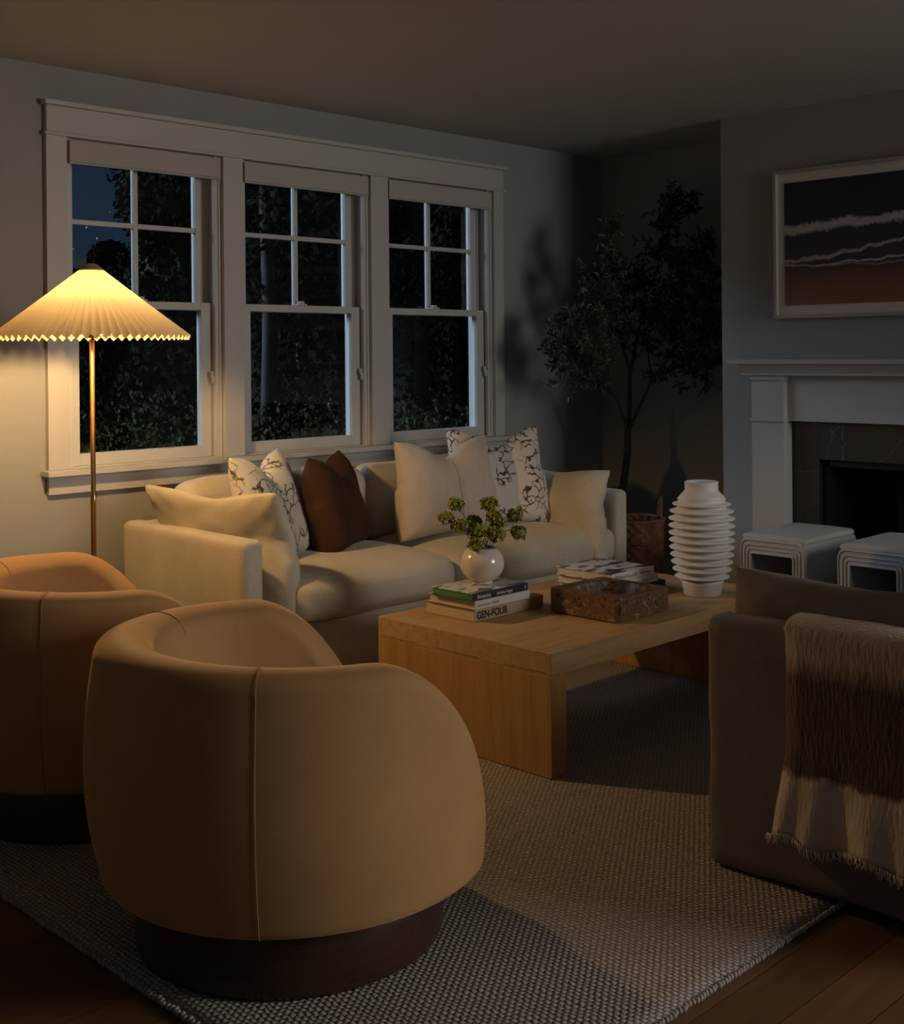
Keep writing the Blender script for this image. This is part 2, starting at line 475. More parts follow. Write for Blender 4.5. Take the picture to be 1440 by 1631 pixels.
for z0, sl, th, am in ((.375, -.03, .030, .75), (.285, -.12, .012, .6), (.20, -.02, .007, .75), (.17, .03, .006, .4)):
    f = foam(z0, sl, th)
    mx = t.nodes.new('ShaderNodeMix'); mx.data_type = 'RGBA'; mx.inputs['B'].default_value = (.55 * am, .55 * am, .57 * am, 1)
    t.links.new(f, mx.inputs['Factor']); t.links.new(cur, mx.inputs['A']); cur = mx.outputs['Result']
t.links.new(cur, b.inputs['Base Color']); b.inputs['Roughness'].default_value = .5; M['print'] = m

# lampshade: pleated translucent paper
m, t, b = nt('pleated_paper_shade')
out = t.nodes['Material Output']
di = N(t, 'ShaderNodeBsdfDiffuse'); di.inputs['Color'].default_value = (.78, .66, .46, 1)
tr = N(t, 'ShaderNodeBsdfTranslucent'); tr.inputs['Color'].default_value = (.60, .50, .33, 1)
ms = t.nodes.new('ShaderNodeMixShader'); ms.inputs[0].default_value = .11
t.links.new(di.outputs[0], ms.inputs[1]); t.links.new(tr.outputs[0], ms.inputs[2]); t.links.new(ms.outputs[0], out.inputs['Surface'])
t.nodes.remove(b); M['lampshade'] = m
M['lampshade_tie'] = plain('shade_collar', (.45, .33, .18), .6)
m, t, b = nt('lit_bulb'); b.inputs['Base Color'].default_value = (1, .9, .7, 1)
b.inputs['Emission Color'].default_value = (1, .60, .23, 1); b.inputs['Emission Strength'].default_value = 900; M['bulb'] = m

# window glass
m, t, b = nt('window_glass'); out = t.nodes['Material Output']; t.nodes.remove(b)
tp = N(t, 'ShaderNodeBsdfTransparent'); tp.inputs['Color'].default_value = (.96, .97, .97, 1)
gl = N(t, 'ShaderNodeBsdfGlossy', Roughness=.01)
fr = N(t, 'ShaderNodeFresnel', IOR=1.35)
ms = t.nodes.new('ShaderNodeMixShader'); t.links.new(fr.outputs[0], ms.inputs[0])
t.links.new(tp.outputs[0], ms.inputs[1]); t.links.new(gl.outputs[0], ms.inputs[2]); t.links.new(ms.outputs[0], out.inputs['Surface']); M['glass'] = m

# throw: cream wool with a dark brown band and pale end (object z decides the woven band)
m, t, b = nt('banded_wool_throw')
tc = t.nodes.new('ShaderNodeTexCoord'); sp = t.nodes.new('ShaderNodeSeparateXYZ'); t.links.new(tc.outputs['Object'], sp.inputs[0])
nz = N(t, 'ShaderNodeTexNoise', Scale=26.0, Detail=4.0); t.links.new(tc.outputs['Object'], nz.inputs['Vector'])
ad = N(t, 'ShaderNodeMath', operation='MULTIPLY_ADD'); ad.inputs[1].default_value = .045; t.links.new(nz.outputs['Fac'], ad.inputs[0]); t.links.new(sp.outputs['Z'], ad.inputs[2])
zr = ramp(t, ad.outputs[0], [(0, (.62, .555, .48)), (.322, (.60, .535, .46)), (.338, (.085, .055, .036)), (.555, (.075, .05, .034)), (.605, (.38, .32, .26)), (.66, (.40, .345, .285))])
n2 = N(t, 'ShaderNodeTexNoise', Scale=9.0, Detail=8.0, Roughness=.7); t.links.new(tc.outputs['Object'], n2.inputs['Vector'])
mu = t.nodes.new('ShaderNodeMix'); mu.data_type = 'RGBA'; mu.blend_type = 'MULTIPLY'; mu.inputs['Factor'].default_value = .6
t.links.new(zr, mu.inputs['A']); t.links.new(ramp(t, n2.outputs['Fac'], [(.3, (.65, .65, .65)), (.7, (1, 1, 1))]), mu.inputs['B'])
t.links.new(mu.outputs['Result'], b.inputs['Base Color']); b.inputs['Roughness'].default_value = 1; b.inputs['Sheen Weight'].default_value = .4
mp = objco(t, (120, 120, 30)); n3 = N(t, 'ShaderNodeTexNoise', Scale=1.0, Detail=3.0); t.links.new(mp, n3.inputs['Vector'])
bump(t, b, n3.outputs['Fac'], .8, .006); M['throw'] = m

def cover_mat(name, stops, scale, rough=.4, seed=0.0, rot=0.0):
    m, t, b = nt(name)
    co = objco(t, scale, (0, 0, rot))
    n = N(t, 'ShaderNodeTexNoise', Scale=1.0, Detail=2.0); n.inputs['Distortion'].default_value = .3
    t.links.new(co, n.inputs['Vector'])
    t.links.new(ramp(t, n.outputs['Fac'], stops, 'CONSTANT'), b.inputs['Base Color']); b.inputs['Roughness'].default_value = rough
    return m
M['cover_green'] = plain('green_cloth_cover', (.045, .23, .075), .55)
M['cover_navy'] = plain('navy_spine_cover', (.022, .028, .045), .4)
M['cover_photo'] = cover_mat('pale_photo_cover', [(0, (.10, .11, .15)), (.42, (.62, .62, .64)), (.52, (.42, .40, .40)), (.6, (.68, .68, .70))], (7, 20, 4))
M['cover_white'] = plain('white_cover', (.60, .58, .56), .45)
M['cover_tan'] = plain('tan_cover', (.42, .30, .18), .6)
M['cover_top'] = cover_mat('black_white_photo_cover', [(0, (.03, .035, .055)), (.40, (.20, .20, .22)), (.47, (.60, .60, .63)), (.6, (.45, .45, .47)), (.66, (.06, .06, .075))], (6, 16, 4))
M['cover_black'] = plain('black_cover', (.012, .012, .013), .4)

# ------------------------------------------------------------------ room shell
YW, XC, XR, ZC = 4.51, 5.22, 5.758, 2.44
XL, YB = -0.9, -2.4
struct(box('floor', (XL - .1, YB, -.12), (XR + .1, YW + .16, 0), M['floor']))
struct(box('ceiling', (XL - .1, YB, ZC), (XR + .1, YW + .16, ZC + .12), M['ceil']))
WX = [(2.362, 3.094), (3.197, 3.945), (4.055, 4.815)]
Z0, Z1 = .862, 2.172
wl = []
xs = [XL] + [v for w in WX for v in w] + [XR + .1]
wl.append(((XL - .1, YW, 0), (XR + .1, YW + .15, Z0)))
wl.append(((XL - .1, YW, Z1), (XR + .1, YW + .15, ZC)))
for a, b_ in ((XL - .1, WX[0][0]), (WX[0][1], WX[1][0]), (WX[1][1], WX[2][0]), (WX[2][1], XR + .1)):
    wl.append(((a, YW, Z0), (b_, YW + .15, Z1)))
struct(boxes('wall_left', wl, M['wall']))
struct(box('wall_side', (XL - .1, YB, 0), (XL, YW, ZC), M['wall']))
struct(box('wall_rear', (XR, YB, 0), (XR + .1, YW, ZC), M['wall']))
CY0, CY1 = 1.25, 3.345
struct(boxes('wall_right', [((XC, 2.82, 0), (XR, CY1, ZC)), ((XC, CY0, 0), (XR, 1.78, ZC)), ((XC, 1.78, .80), (XR, 2.82, ZC))], M['wall']))
bb = boxes('baseboard_left', [((XL, YW - .018, 0), (XR, YW, .13)), ((XL, YW - .024, .13), (XR, YW, .145))], M['trim']); struct(bb)
bb = boxes('baseboard_rear', [((XR - .018, CY1, 0), (XR, YW - .024, .14))], M['trim']); struct(bb)
bb = boxes('baseboard_right', [((XC - .018, 3.20, 0), (XC, CY1 + .018, .14)), ((XC - .018, CY0 - .018, 0), (XC, 1.40, .14))], M['trim']); struct(bb)

# casing that frames the three windows
yc = YW - .022
tr = boxes('trim_1', [((2.275, yc, Z0), (2.362, YW, 2.172)), ((4.815, yc, Z0), (4.888, YW, 2.172)),
                      ((3.094, yc, Z0), (3.197, YW, 2.172)), ((3.945, yc, Z0), (4.055, YW, 2.172)),
                      ((2.275, yc - .004, 2.178), (4.888, YW, 2.282))], M['trim'], bev=.002)
struct(tr)
struct(boxes('trim_2', [((2.262, yc - .022, 2.282), (4.902, YW, 2.302)), ((2.266, yc - .012, 2.166), (4.898, YW, 2.180))], M['trim'], bev=.003))
struct(boxes('trim_3', [((2.252, yc - .045, .838), (4.912, YW + .03, .862))], M['trim'], bev=.004))
struct(boxes('trim_4', [((2.275, yc, .766), (4.888, YW, .838))], M['trim'], bev=.002))

shade_labels = ['white shade cassette above the window behind the floor lamp', 'white shade cassette above the middle window',
                'white shade cassette above the window nearest the olive tree']
for k, (a, b_) in enumerate(WX):
    w = bpy.data.objects.new('window_%d' % (k + 1), None); w.location = (a, YW, Z0); link(w); struct(w)
    def L(x, y, z): return (x - a, y - YW, z - Z0)
    def wb(name, lst, mat, par=w, bev=.0015):
        return boxes(name, [(L(*lo), L(*hi)) for lo, hi in lst], mat, par, bev)
    # jamb liner with stop beads
    wb('jamb', [((a, YW, Z0), (a + .012, YW + .15, Z1)), ((b_ - .012, YW, Z0), (b_, YW + .15, Z1)),
                ((a + .012, YW + .02, Z1 - .012), (b_ - .012, YW + .15, Z1)), ((a, YW, Z0 - .01), (b_, YW + .15, Z0 + .004)),
                ((b_ - .030, YW + .006, Z0), (b_ - .012, YW + .026, Z1)), ((b_ - .022, YW + .026, Z0), (b_ - .012, YW + .034, Z1)),
                ((a + .012, YW + .006, Z0), (a + .030, YW + .026, Z1)),
                ((b_ - .034, YW + .074, Z0), (b_ - .012, YW + .082, Z1)), ((a + .012, YW + .074, Z0), (a + .034, YW + .082, Z1)),
                ((b_ - .028, YW + .118, Z0), (b_ - .012, YW + .15, Z1)), ((a + .012, YW + .118, Z0), (a + .028, YW + .15, Z1))], M['sash'])
    sl, sr = a + .030, b_ - .036
    # lower sash, in front
    y0, y1 = YW + .036, YW + .072
    st = .046
    ls = wb('lower_sash', [((sl - .012, y0, Z0 + .004), (sl + st, y1, 1.532)), ((sr - st, y0, Z0 + .004), (sr + .016, y1, 1.532)),
                           ((sl + st, y0, Z0 + .004), (sr - st, y1, .914)), ((sl + st, y0, 1.500), (sr - st, y1, 1.532))], M['sash'])
    wb('pane', [((sl + st - .004, y0 + .016, .91), (sr - st + .004, y0 + .020, 1.505))], M['glass'], ls, 0)
    cx = (sl + sr) / 2
    wb('sash_lock', [((cx - .025, y0 - .002, 1.532), (cx + .025, y1, 1.540)), ((cx - .012, y0 + .002, 1.540), (cx + .012, y1 - .008, 1.552))], M['sash'], ls)
    # upper sash, behind
    y0, y1 = YW + .082, YW + .116
    us = wb('upper_sash', [((sl - .012, y0, 1.500), (sl + st, y1, Z1 - .012)), ((sr - st + .006, y0, 1.500), (sr + .016, y1, Z1 - .012)),
                           ((sl + st, y0, 1.500), (sr - st + .006, y1, 1.530)), ((sl + st, y0, Z1 - .06), (sr - st + .006, y1, Z1 - .012))], M['sash'])
    wb('pane', [((sl + st - .004, y0 + .016, 1.526), (sr - st + .010, y0 + .020, Z1 - .056))], M['glass'], us, 0)
    g0 = (sl + st + sr - st + .006) / 2
    wb('muntin', [((g0 - .010, y0 + .004, 1.528), (g0 + .010, y1 - .006, Z1 - .056)), ((sl + st, y0 + .004, 1.838), (g0 - .0101, y1 - .006, 1.858)), ((g0 + .0101, y0 + .004, 1.838), (sr - st + .006, y1 - .006, 1.858))], M['sash'], us)
    # small cord cleat on the right jamb
    wb('cord_cleat', [((b_ - .044, YW + .008, 1.180), (b_ - .030, YW + .024, 1.215)), ((b_ - .050, YW + .010, 1.205), (b_ - .036, YW + .020, 1.236))], M['sash'], w, .004)
    # roller shade pulled right up
    t_ = thing('roller_shade', shade_labels[k], 'window shade', (a, YW, 2.07), group='roller shades pulled up in the three windows')
    def L2(x, y, z): return (x - a, y - YW, z - 2.07)
    boxes('cassette', [(L2(a + .018, YW - .012, 2.074), L2(b_ - .006, YW + .003, 2.158)), (L2(a + .018, YW + .003, 2.12), L2(b_ - .006, YW + .0055, 2.158))], M['shade_cloth'], t_, .002)
    boxes('hem_bar', [(L2(a + .018, YW - .012, 2.066), L2(b_ - .006, YW + .004, 2.0735))], M['shade_cloth'], t_, .002)

# ------------------------------------------------------------------ fireplace
fp = thing('fireplace', 'white painted fireplace mantel around a dark stone surround', 'fireplace', (XC, 2.30, 0))
def FL(x, y, z): return (x - XC, y - 2.30, z)
def fb(name, lst, mat, bev=.002):
    return boxes(name, [(FL(*lo), FL(*hi)) for lo, hi in lst], mat, fp, bev)
YS = 2.30
def mir(y0, y1): return (2 * YS - y1, 2 * YS - y0)
fb('mantel_shelf', [((5.06, mir(0, 3.222)[0], 1.240), (XC, 3.222, 1.262))], M['mantel'], .003)
cl, cr = 2.954, 3.124
def crown_mold(n, y0, y1):
    bm = bmesh.new()
    prof = [(5.10, 1.188), (5.10, 1.198), (5.092, 1.21), (5.082, 1.225), (5.072, 1.240), (XC, 1.240), (XC, 1.188)]
    A = [bm.verts.new(FL(x, y0, z)) for x, z in prof]; B = [bm.verts.new(FL(x, y1, z)) for x, z in prof]
    k = len(prof)
    for i in range(k): bm.faces.new((A[i], A[(i + 1) % k], B[(i + 1) % k], B[i]))
    bm.faces.new(A); bm.faces.new(B[::-1])
    bm_obj(n, bm, M['mantel'], fp)
crown_mold('crown_molding', mir(0, 3.165)[0], 3.165)
for (y0, y1) in ((cl, cr), mir(cl, cr)):
    fb('pilaster', [((5.12, y0, 0), (XC, y1, 1.188)), ((5.112, y0 - .006, .972), (XC, y1 + .006, .984)), ((5.112, y0 - .004, 0), (XC, y1 + .004, .16)),
                    ((5.112, y0 - .004, 1.165), (XC, y1 + .004, 1.188))], M['mantel'])
fb('frieze_panel', [((5.155, mir(cl, cr)[1], .976), (XC, cl, 1.188)), ((5.148, mir(cl, cr)[1], .976), (XC, cl, .988))], M['mantel'])
s0, s1 = mir(2.0, 2.815)[0], 2.815
fb('stone_surround', [((5.19, s1, 0), (XC, cl, .976)), ((5.19, mir(cl, cr)[1], 0), (XC, s0, .976)), ((5.19, s0, .802), (XC, s1, .976))], M['soapstone'], .001)
fb('firebox', [((5.62, 1.79, 0), (5.66, 2.81, .795)), ((5.225, 2.785, .0), (5.62, 2.815, .795)), ((5.225, 1.785, 0), (5.62, 1.815, .795)), ((5.225, 1.79, .770), (5.62, 2.81, .797)), ((5.225, 1.79, 0), (5.62, 2.81, .02))], M['black'], 0)
fb('hearth', [((4.80, mir(0, 3.2)[0], 0), (5.225, 3.2, .014))], M['soapstone'], .002)

# ------------------------------------------------------------------ picture
pc = thing('framed_picture', 'framed seashore print hung over the fireplace mantel', 'picture', (XC, 2.30, 1.452))
def PL(x, y, z): return (x - XC, y - 2.30, z - 1.452)
py0, py1, pz0, pz1 = 1.56, 3.04, 1.452, 2.146
fw_ = .016
boxes('frame', [(PL(5.185, py0, pz0), PL(5.218, py1, pz0 + fw_)), (PL(5.185, py0, pz1 - fw_), PL(5.218, py1, pz1)),
                (PL(5.185, py0, pz0 + fw_), PL(5.218, py0 + fw_, pz1 - fw_)), (PL(5.185, py1 - fw_, pz0 + fw_), PL(5.218, py1, pz1 - fw_))], plain('silver_white_frame', (.36, .36, .36), .4), pc, .001)
box('mat_board', PL(5.206, py0 + fw_ - .002, pz0 + fw_ - .002), PL(5.214, py1 - fw_ + .002, pz1 - fw_ + .002), plain('white_mat_board', (.60, .585, .58), .8, var=.02), pc)
pr_ = box('print', (-.0015, -.69, 0), (.0015, .69, .572), M['print'], pc); pr_.location = PL(5.204, 2.30, 1.513)

# ------------------------------------------------------------------ rug
RX0, RX1, RY0, RY1 = 1.33, 4.45, 1.405, 3.80
rug = thing('area_rug', 'pale grey looped wool rug under the coffee table and armchairs', 'rug', (RX0, RY0, 0))
nx, ny = 60, 46
V, F = [], []
for j in range(ny + 1):
    for i in range(nx + 1):
        x, y = (RX1 - RX0) * i / nx, (RY1 - RY0) * j / ny
        e = .004 * fbm(Vector((x, y, 0)), 5)
        if i == 0: x += e
        if j == 0: y += e
        V.append((x, y, .012 + .0008 * fbm(Vector((x, y, 1)), 3)))
for j in range(ny):
    for i in range(nx):
        a = j * (nx + 1) + i
        F.append((a, a + 1, a + nx + 2, a + nx + 1))
ring = [i for i in range(nx + 1)] + [j * (nx + 1) + nx for j in range(1, ny + 1)] + [ny * (nx + 1) + i for i in range(nx - 1, -1, -1)] + [j * (nx + 1) for j in range(ny - 1, 0, -1)]
base = len(V)
for r in ring: V.append((V[r][0], V[r][1], .0005))
for k in range(len(ring)):
    k2 = (k + 1) % len(ring)
    F.append((ring[k], base + k, base + k2, ring[k2]))
pile = mesh_obj('pile', V, F, M['rug'], rug)
# knotted binding along the edges: little loops merged in one edge part
V, F = [], []
def blob(c, rx, ry, rz, n=6, m_=4):
    o = len(V)
    for j in range(m_ + 1):
        th = PI * j / m_
        for k in range(n):
            ph = 2 * PI * k / n
            V.append((c[0] + rx * math.sin(th) * math.cos(ph), c[1] + ry * math.sin(th) * math.sin(ph), c[2] + rz * math.cos(th)))
    for j in range(m_):
        for k in range(n):
            F.append((o + j * n + k, o + j * n + (k + 1) % n, o + (j + 1) * n + (k + 1) % n, o + (j + 1) * n + k))
y = .0
while y < 2.38:
    blob((random.uniform(-.004, .002), y, .0085), random.uniform(.006, .009), .0055, random.uniform(.006, .009)); y += .0125
x = 0
while x < RX1 - RX0:
    blob((x, random.uniform(-.003, .001), .0085), .006, random.uniform(.005, .008), random.uniform(.006, .008)); x += .0115
mesh_obj('edge_binding', V, F, M['rug_edge'], pile)

# ------------------------------------------------------------------ armchairs
def armchair(label, loc, rz):
    root = thing('swivel_armchair', label, 'armchair', loc, rz, group='camel velvet barrel armchairs')
    H, ZB, R = .672, .150, .450
    U = math.radians(147)
    nu, NV = 96, 44
    # closed profile at full height: list of (radius, z)
    def profile(h, tp=1.0):
        pts = []
        top = h
        def rout(z):
            q = (z - .40) / (.672 - .40) if z > .40 else (z - .40) / .25
            return R - (.030 * q * q if z > .40 else .042 * q * q) * tp
        th = .135
        # outer from bottom up
        pts.append((R - .20, ZB + .004)); pts.append((R - .12, ZB)); pts.append((rout(ZB) - .035, ZB + .001))
        for a in (20, 45, 70):
            aa = math.radians(a); pts.append((rout(ZB + .03) - .028 + .028 * math.sin(aa), ZB + .028 - .028 * math.cos(aa)))
        zt = top - .055
        for k in range(13):
            z = ZB + .035 + (zt - ZB - .035) * k / 12; pts.append((rout(z), z))
        rt = rout(zt); w = th
        for a in range(12, 180, 14):
            aa = math.radians(a)
            # flattened roll, highest towards the outside, sloping to the inside
            rr = rt - w / 2 + (w / 2) * math.cos(aa); z = zt + .055 * math.sin(aa) ** .75 - .012 * (1 - math.cos(aa)) / 2
            pts.append((rr, z))
        zi = zt - .015
        for k in range(9):
            f = k / 8; z = zi + (min(.30, zi - .03) - zi) * f
            pts.append((rt - w - .055 * f ** 1.2, z))
        pts.append((R - .235, ZB + .02))
        return pts
    def at(u, s):
        """u angle from the back, s arc distance to the arm end"""
        Rd = .40
        h = H
        if s < Rd:
            h = H - min(.40, .75 * (1 - (max(0, 1 - ((Rd - s) / Rd) ** 2.0)) ** .5))
        h += .012 * math.cos(u)
        pf = profile(h, 1 - .8 * (abs(u) / U) ** 3)
        te = .075
        k = 1.0
        if s < te: k = math.sqrt(max(0.0, 1 - ((te - s) / te) ** 2)) * .86 + .14
        mid = R - .085
        out = []
        for r, z in pf:
            r2 = mid + (r - mid) * k
            out.append((r2, z))
        return out
    us = []
    for i in range(nu + 1):
        f = -1 + 2 * i / nu
        f = math.copysign(1 - (1 - abs(f)) ** 1.55, f)
        us.append(f * U)
    V, F = [], []
    m_ = None
    rings = []
    for u in us:
        s = (U - abs(u)) * R
        pf = at(u, s); m_ = len(pf)
        a = PI + u
        # squarer plan than a circle: sides run a touch longer toward the arms
        ex = 1.0 + .03 * max(0, -math.cos(a) * -1)
        rings.append([(r * math.cos(a) * ex, r * math.sin(a), z) for r, z in pf])
    for rg in rings: V += rg
    for i in range(len(us) - 1):
        for k in range(m_):
            k2 = (k + 1) % m_
            F.append((i * m_ + k, (i + 1) * m_ + k, (i + 1) * m_ + k2, i * m_ + k2))
    for i in (0, len(us) - 1):
        c = len(V); V.append(tuple(np.mean(np.array(rings[i]), axis=0)))
        for k in range(m_):
            k2 = (k + 1) % m_
            F.append((i * m_ + k, i * m_ + k2, c) if i == 0 else (i * m_ + k2, i * m_ + k, c))
    sh = mesh_obj('shell', V, F, M['velvet'], root)
    sd = sh.modifiers.new('s', 'SUBSURF'); sd.levels = 1; sd.render_levels = 1
    # piped seams: two on the wrap of the back
    for ang in (61, -55):
        u = math.radians(ang); s = (U - abs(u)) * R
        pf = at(u, s); a = PI + u
        path = [((r + (.0012 if k < 26 else -.0005)) * math.cos(a), (r + .001) * math.sin(a), z + (.001 if 19 < k < 33 else 0)) for k, (r, z) in enumerate(pf)][3:-2]
        tube('seam', path, .0010, M['velvet'], sh, n=6)
    # seat cushion: disc that reaches between the arms to the front
    prof = [(.02, .20), (.25, .20), (.285, .215), (.30, .26), (.30, .36), (.285, .405), (.24, .432), (.12, .445), (.01, .447)]
    so = lathe('seat_cushion', prof, M['velvet'], root, 48)
    so.data.transform(Matrix.Translation((.055, 0, 0)))
    # front rail under the seat
    V, F = [], []
    k = 20
    for i in range(k + 1):
        a = math.radians(-36 + 72 * i / k)
        for (r, z) in ((.30, .155), (.385, .155), (.40, .17), (.40, .24), (.385, .26), (.30, .26)):
            V.append((r * math.cos(a), r * math.sin(a), z))
    for i in range(k):
        for q in range(6):
            F.append((i * 6 + q, i * 6 + (q + 1) % 6, (i + 1) * 6 + (q + 1) % 6, (i + 1) * 6 + q))
    mesh_obj('front_rail', V, F, M['velvet'], root)
    lathe('base', [(.02, .0), (.328, .0), (.340, .004), (.343, .012), (.343, .128), (.338, .146), (.325, .152), (.02, .152)], M['walnut'], root, 96)
    return root
armchair('camel velvet barrel armchair in front, whole in view on its dark round plinth', (1.712, 2.242, .0135), math.radians(-17))
armchair('camel velvet barrel armchair beneath the lamp, partly hidden by the nearer armchair', (1.79, 3.30, .0135), math.radians(-15))

# ------------------------------------------------------------------ sofas
def sofa(label, loc, rz, mat, L_, grounded, cushions=True):
    """local: x along the seat, y=0 at the front, +y to the back"""
    D = .83
    r = thing('sofa', label, 'sofa', loc, rz, group='matching two-seat sofas facing over the coffee table')
    zb = .02
    soft_box('frame', (.07, .025, zb), (L_ - .07, D - .02, .305), .02, mat, r, wob=.004, seed=1)
    soft_box('back', (.08, D - .12, .20), (L_ - .08, D, .64), .025, mat, r, wob=.004, seed=2)
    for k, (x0, x1) in enumerate(((0, .092), (L_ - .092, L_))):
        soft_box('arm', (x0, 0, zb), (x1, D, .645), .028 if not grounded else .030, mat, r, wob=.005 if not grounded else .010, seed=3 + k, n=22)
    mid = 1.053
    for k, (x0, x1) in enumerate(((.222 if not grounded else .10, mid - .004), (mid + .004, L_ - .115))):
        soft_box('seat_cushion', (x0, -.02, .305), (x1, D - .14, .475), .055, mat, r, crown=.030, front=.035, wob=.010, seed=6 + k, n=24)
    for k, (x0, x1) in enumerate(((.12, mid), (mid + .006, L_ - .12))):
        soft_box('back_cushion', (x0, D - .30, .47), (x1, D - .13, .80), .06, mat, r, crown=.015, front=.03, wob=.014, seed=9 + k, n=20)
    return r
s1 = sofa('cream linen sofa under the windows, strewn with throw pillows', (2.555, 3.60, 0), 0, M['linen'], 2.235, False)
# arm cushions lean on the arms
mt = Matrix.Translation((.165, .345, .29)) @ Matrix.Rotation(math.radians(-77), 4, 'Z')
o = pillow('arm_cushion', .70, .515, .135, M['linen'], s1, chop=.028, drape=(.33, -.52), pinch=.045, seed=2, power=.42, wrinkle=.010, matrix=mt)
mt = Matrix.Translation((1.968, .27, .30)) @ Matrix.Rotation(math.radians(86), 4, 'Z')
o = pillow('arm_cushion', .71, .455, .15, M['linen'], s1, chop=.02, drape=(.30, -.40), pinch=.045, seed=4, power=.42, wrinkle=.010, matrix=mt)

s2 = sofa('grey slipcovered sofa seen from its arm, with the wool throw', (2.637 + 2.15, 1.75, 0), PI, M['linen_dark'], 2.15, True)
mt = Matrix.Translation((2.005, .35, .30)) @ Matrix.Rotation(math.radians(90), 4, 'Z')
o = pillow('arm_cushion', .74, .445, .13, M['linen_dark'], s2, chop=.008, pinch=.035, seed=5, power=.42, wrinkle=.012, matrix=mt)

# ------------------------------------------------------------------ throw pillows
def put(o, label, cat, origin, ang, lean, group=None):
    o.matrix_world = frame_mat(origin, math.radians(ang), math.radians(lean))
    tag(o, label, cat, group)
    return o
put(pillow('throw_pillow', .50, .46, .17, M['print_a'], chop=.085, seed=11), 'cream pillow with brown branch print, leaning on the left sofa arm', 'pillow', (3.01, 3.965, .470), 30, 16)
put(pillow('velvet_pillow', .42, .415, .19, M['brown_velvet'], chop=.08, seed=12), 'rust brown velvet pillow, the only dark one on the cream sofa', 'pillow', (3.335, 3.985, .480), 32, 12)
lp = put(pillow('linen_pillow', .60, .435, .17, M['pillow_linen'], chop=.075, seed=13), 'plain oatmeal linen pillow with a centre seam', 'pillow', (3.885, 3.90, .492), -1, 8)
sp_ = []
for k in range(25):
    q = pillow_point(.03, -.92 + 1.74 * k / 24, -1, .60, .435, .17, .075, .07, 13, .006, .5)
    sp_.append((q[0], q[1] - .0012, q[2]))
tube('centre_seam', sp_, .0017, plain('seam_thread', (.30, .24, .19), .9), lp, n=5)
put(pillow('throw_pillow', .50, .475, .16, M['print_b'], chop=.085, seed=14), 'cream pillow with dark twig print, behind the plain linen pillow', 'pillow', (4.245, 3.92, .492), -24, 15)

# ------------------------------------------------------------------ throw blanket over the sofa arm
th = thing('throw_blanket', 'brown and cream wool throw draped over the grey sofa arm', 'blanket', (2.637, 1.50, 0))
ya, yb_ = 1.515 - 1.50, .955 - 1.50
sec = []           # section (x, z) from inside over the arm to the hem
for z in np.linspace(.50, .63, 5): sec.append((.118, z))
for a in np.linspace(20, 160, 9):
    aa = math.radians(a); sec.append((.046 + .072 * math.cos(aa), .630 + .042 * math.sin(aa)))
for z in np.linspace(.63, .152, 30): sec.append((-.026, z))
nyy = 60
V, F = [], []
for i, (x, z) in enumerate(sec):
    out = i >= 14
    f = max(0, (.36 - z) / .21) if out else 0
    for j in range(nyy + 1):
        g = j / nyy
        y = ya + (yb_ - ya) * g
        # the hem flares forward a little and gathers in folds
        y += f * .035 * (1 - g) ** 2
        xx = x - f * (.012 + .010 * math.sin(g * 38 + 1.2 * math.sin(g * 9)) + .012 * math.sin(g * 17)) + .004 * fbm(Vector((x, y * 4, z * 4)), 2)
        if g < .06: xx += .012 * (1 - g / .06) * (1 if out else 0)
        V.append((xx, y, z + (.010 * math.sin(g * 21) * f * (1 if z < .17 else .3) if out else .003 * fbm(Vector((x, y, z)), 12))))
ns = len(sec)
for i in range(ns - 1):
    for j in range(nyy):
        F.append((i * (nyy + 1) + j, i * (nyy + 1) + j + 1, (i + 1) * (nyy + 1) + j + 1, (i + 1) * (nyy + 1) + j))
tb = mesh_obj('cloth', V, F, M['throw'], th)
so = tb.modifiers.new('t', 'SOLIDIFY'); so.thickness = .014; so.offset = 1 
# short fringe along the hem
V, F = [], []
for k in range(150):
    g = k / 149
    y = ya + (yb_ - ya) * g + .035 * (1 - g) ** 2
    x = -.026 - (.012 + .010 * math.sin(g * 38 + 1.2 * math.sin(g * 9)) + .012 * math.sin(g * 17))
    z = .152 + .010 * math.sin(g * 21) + .006
    p = [(x - .004, y + random.uniform(-.002, .002), z), (x - .004 + random.uniform(-.003, .003), y + random.uniform(-.005, .005), z - .012), (x + random.uniform(-.006, .004), y + random.uniform(-.008, .008), z - random.uniform(.018, .028))]
    v, f = tube_data(p, [.0022, .002, .001], 5)
    o0 = len(V); V += v; F += [tuple(i + o0 for i in q) for q in f]
mesh_obj('fringe', V, F, plain('throw_fringe_wool', (.60, .54, .47), 1), tb)

# ------------------------------------------------------------------ coffee table
TX0, TX1, TY0, TY1, TH = 2.838, 4.175, 2.428, 3.212, .395
ZR = .0135
ct = thing('coffee_table', 'chunky light oak waterfall coffee table in the middle of the rug', 'table', (TX0, TY0, ZR))
LX, LY, LZ = TX1 - TX0, TY1 - TY0, TH - ZR
box('table_top', (0, 0, LZ - .072), (LX, LY, LZ), M['oak_top'], ct, .0025)
for (x0, x1) in ((0, .072), (LX - .072, LX)):
    lg = box('leg_panel', (x0, 0, 0), (x1, LY, LZ - .0722), M['oak_leg'], ct, .002)
for y0, y1 in ((.02, .19), (.30, .50), (.60, .76)):
    tube('joint_line', [(-.0002, y0, LZ - .064), (-.0002, y1, LZ - .064)], .0009, M['joint'], ct, n=4)

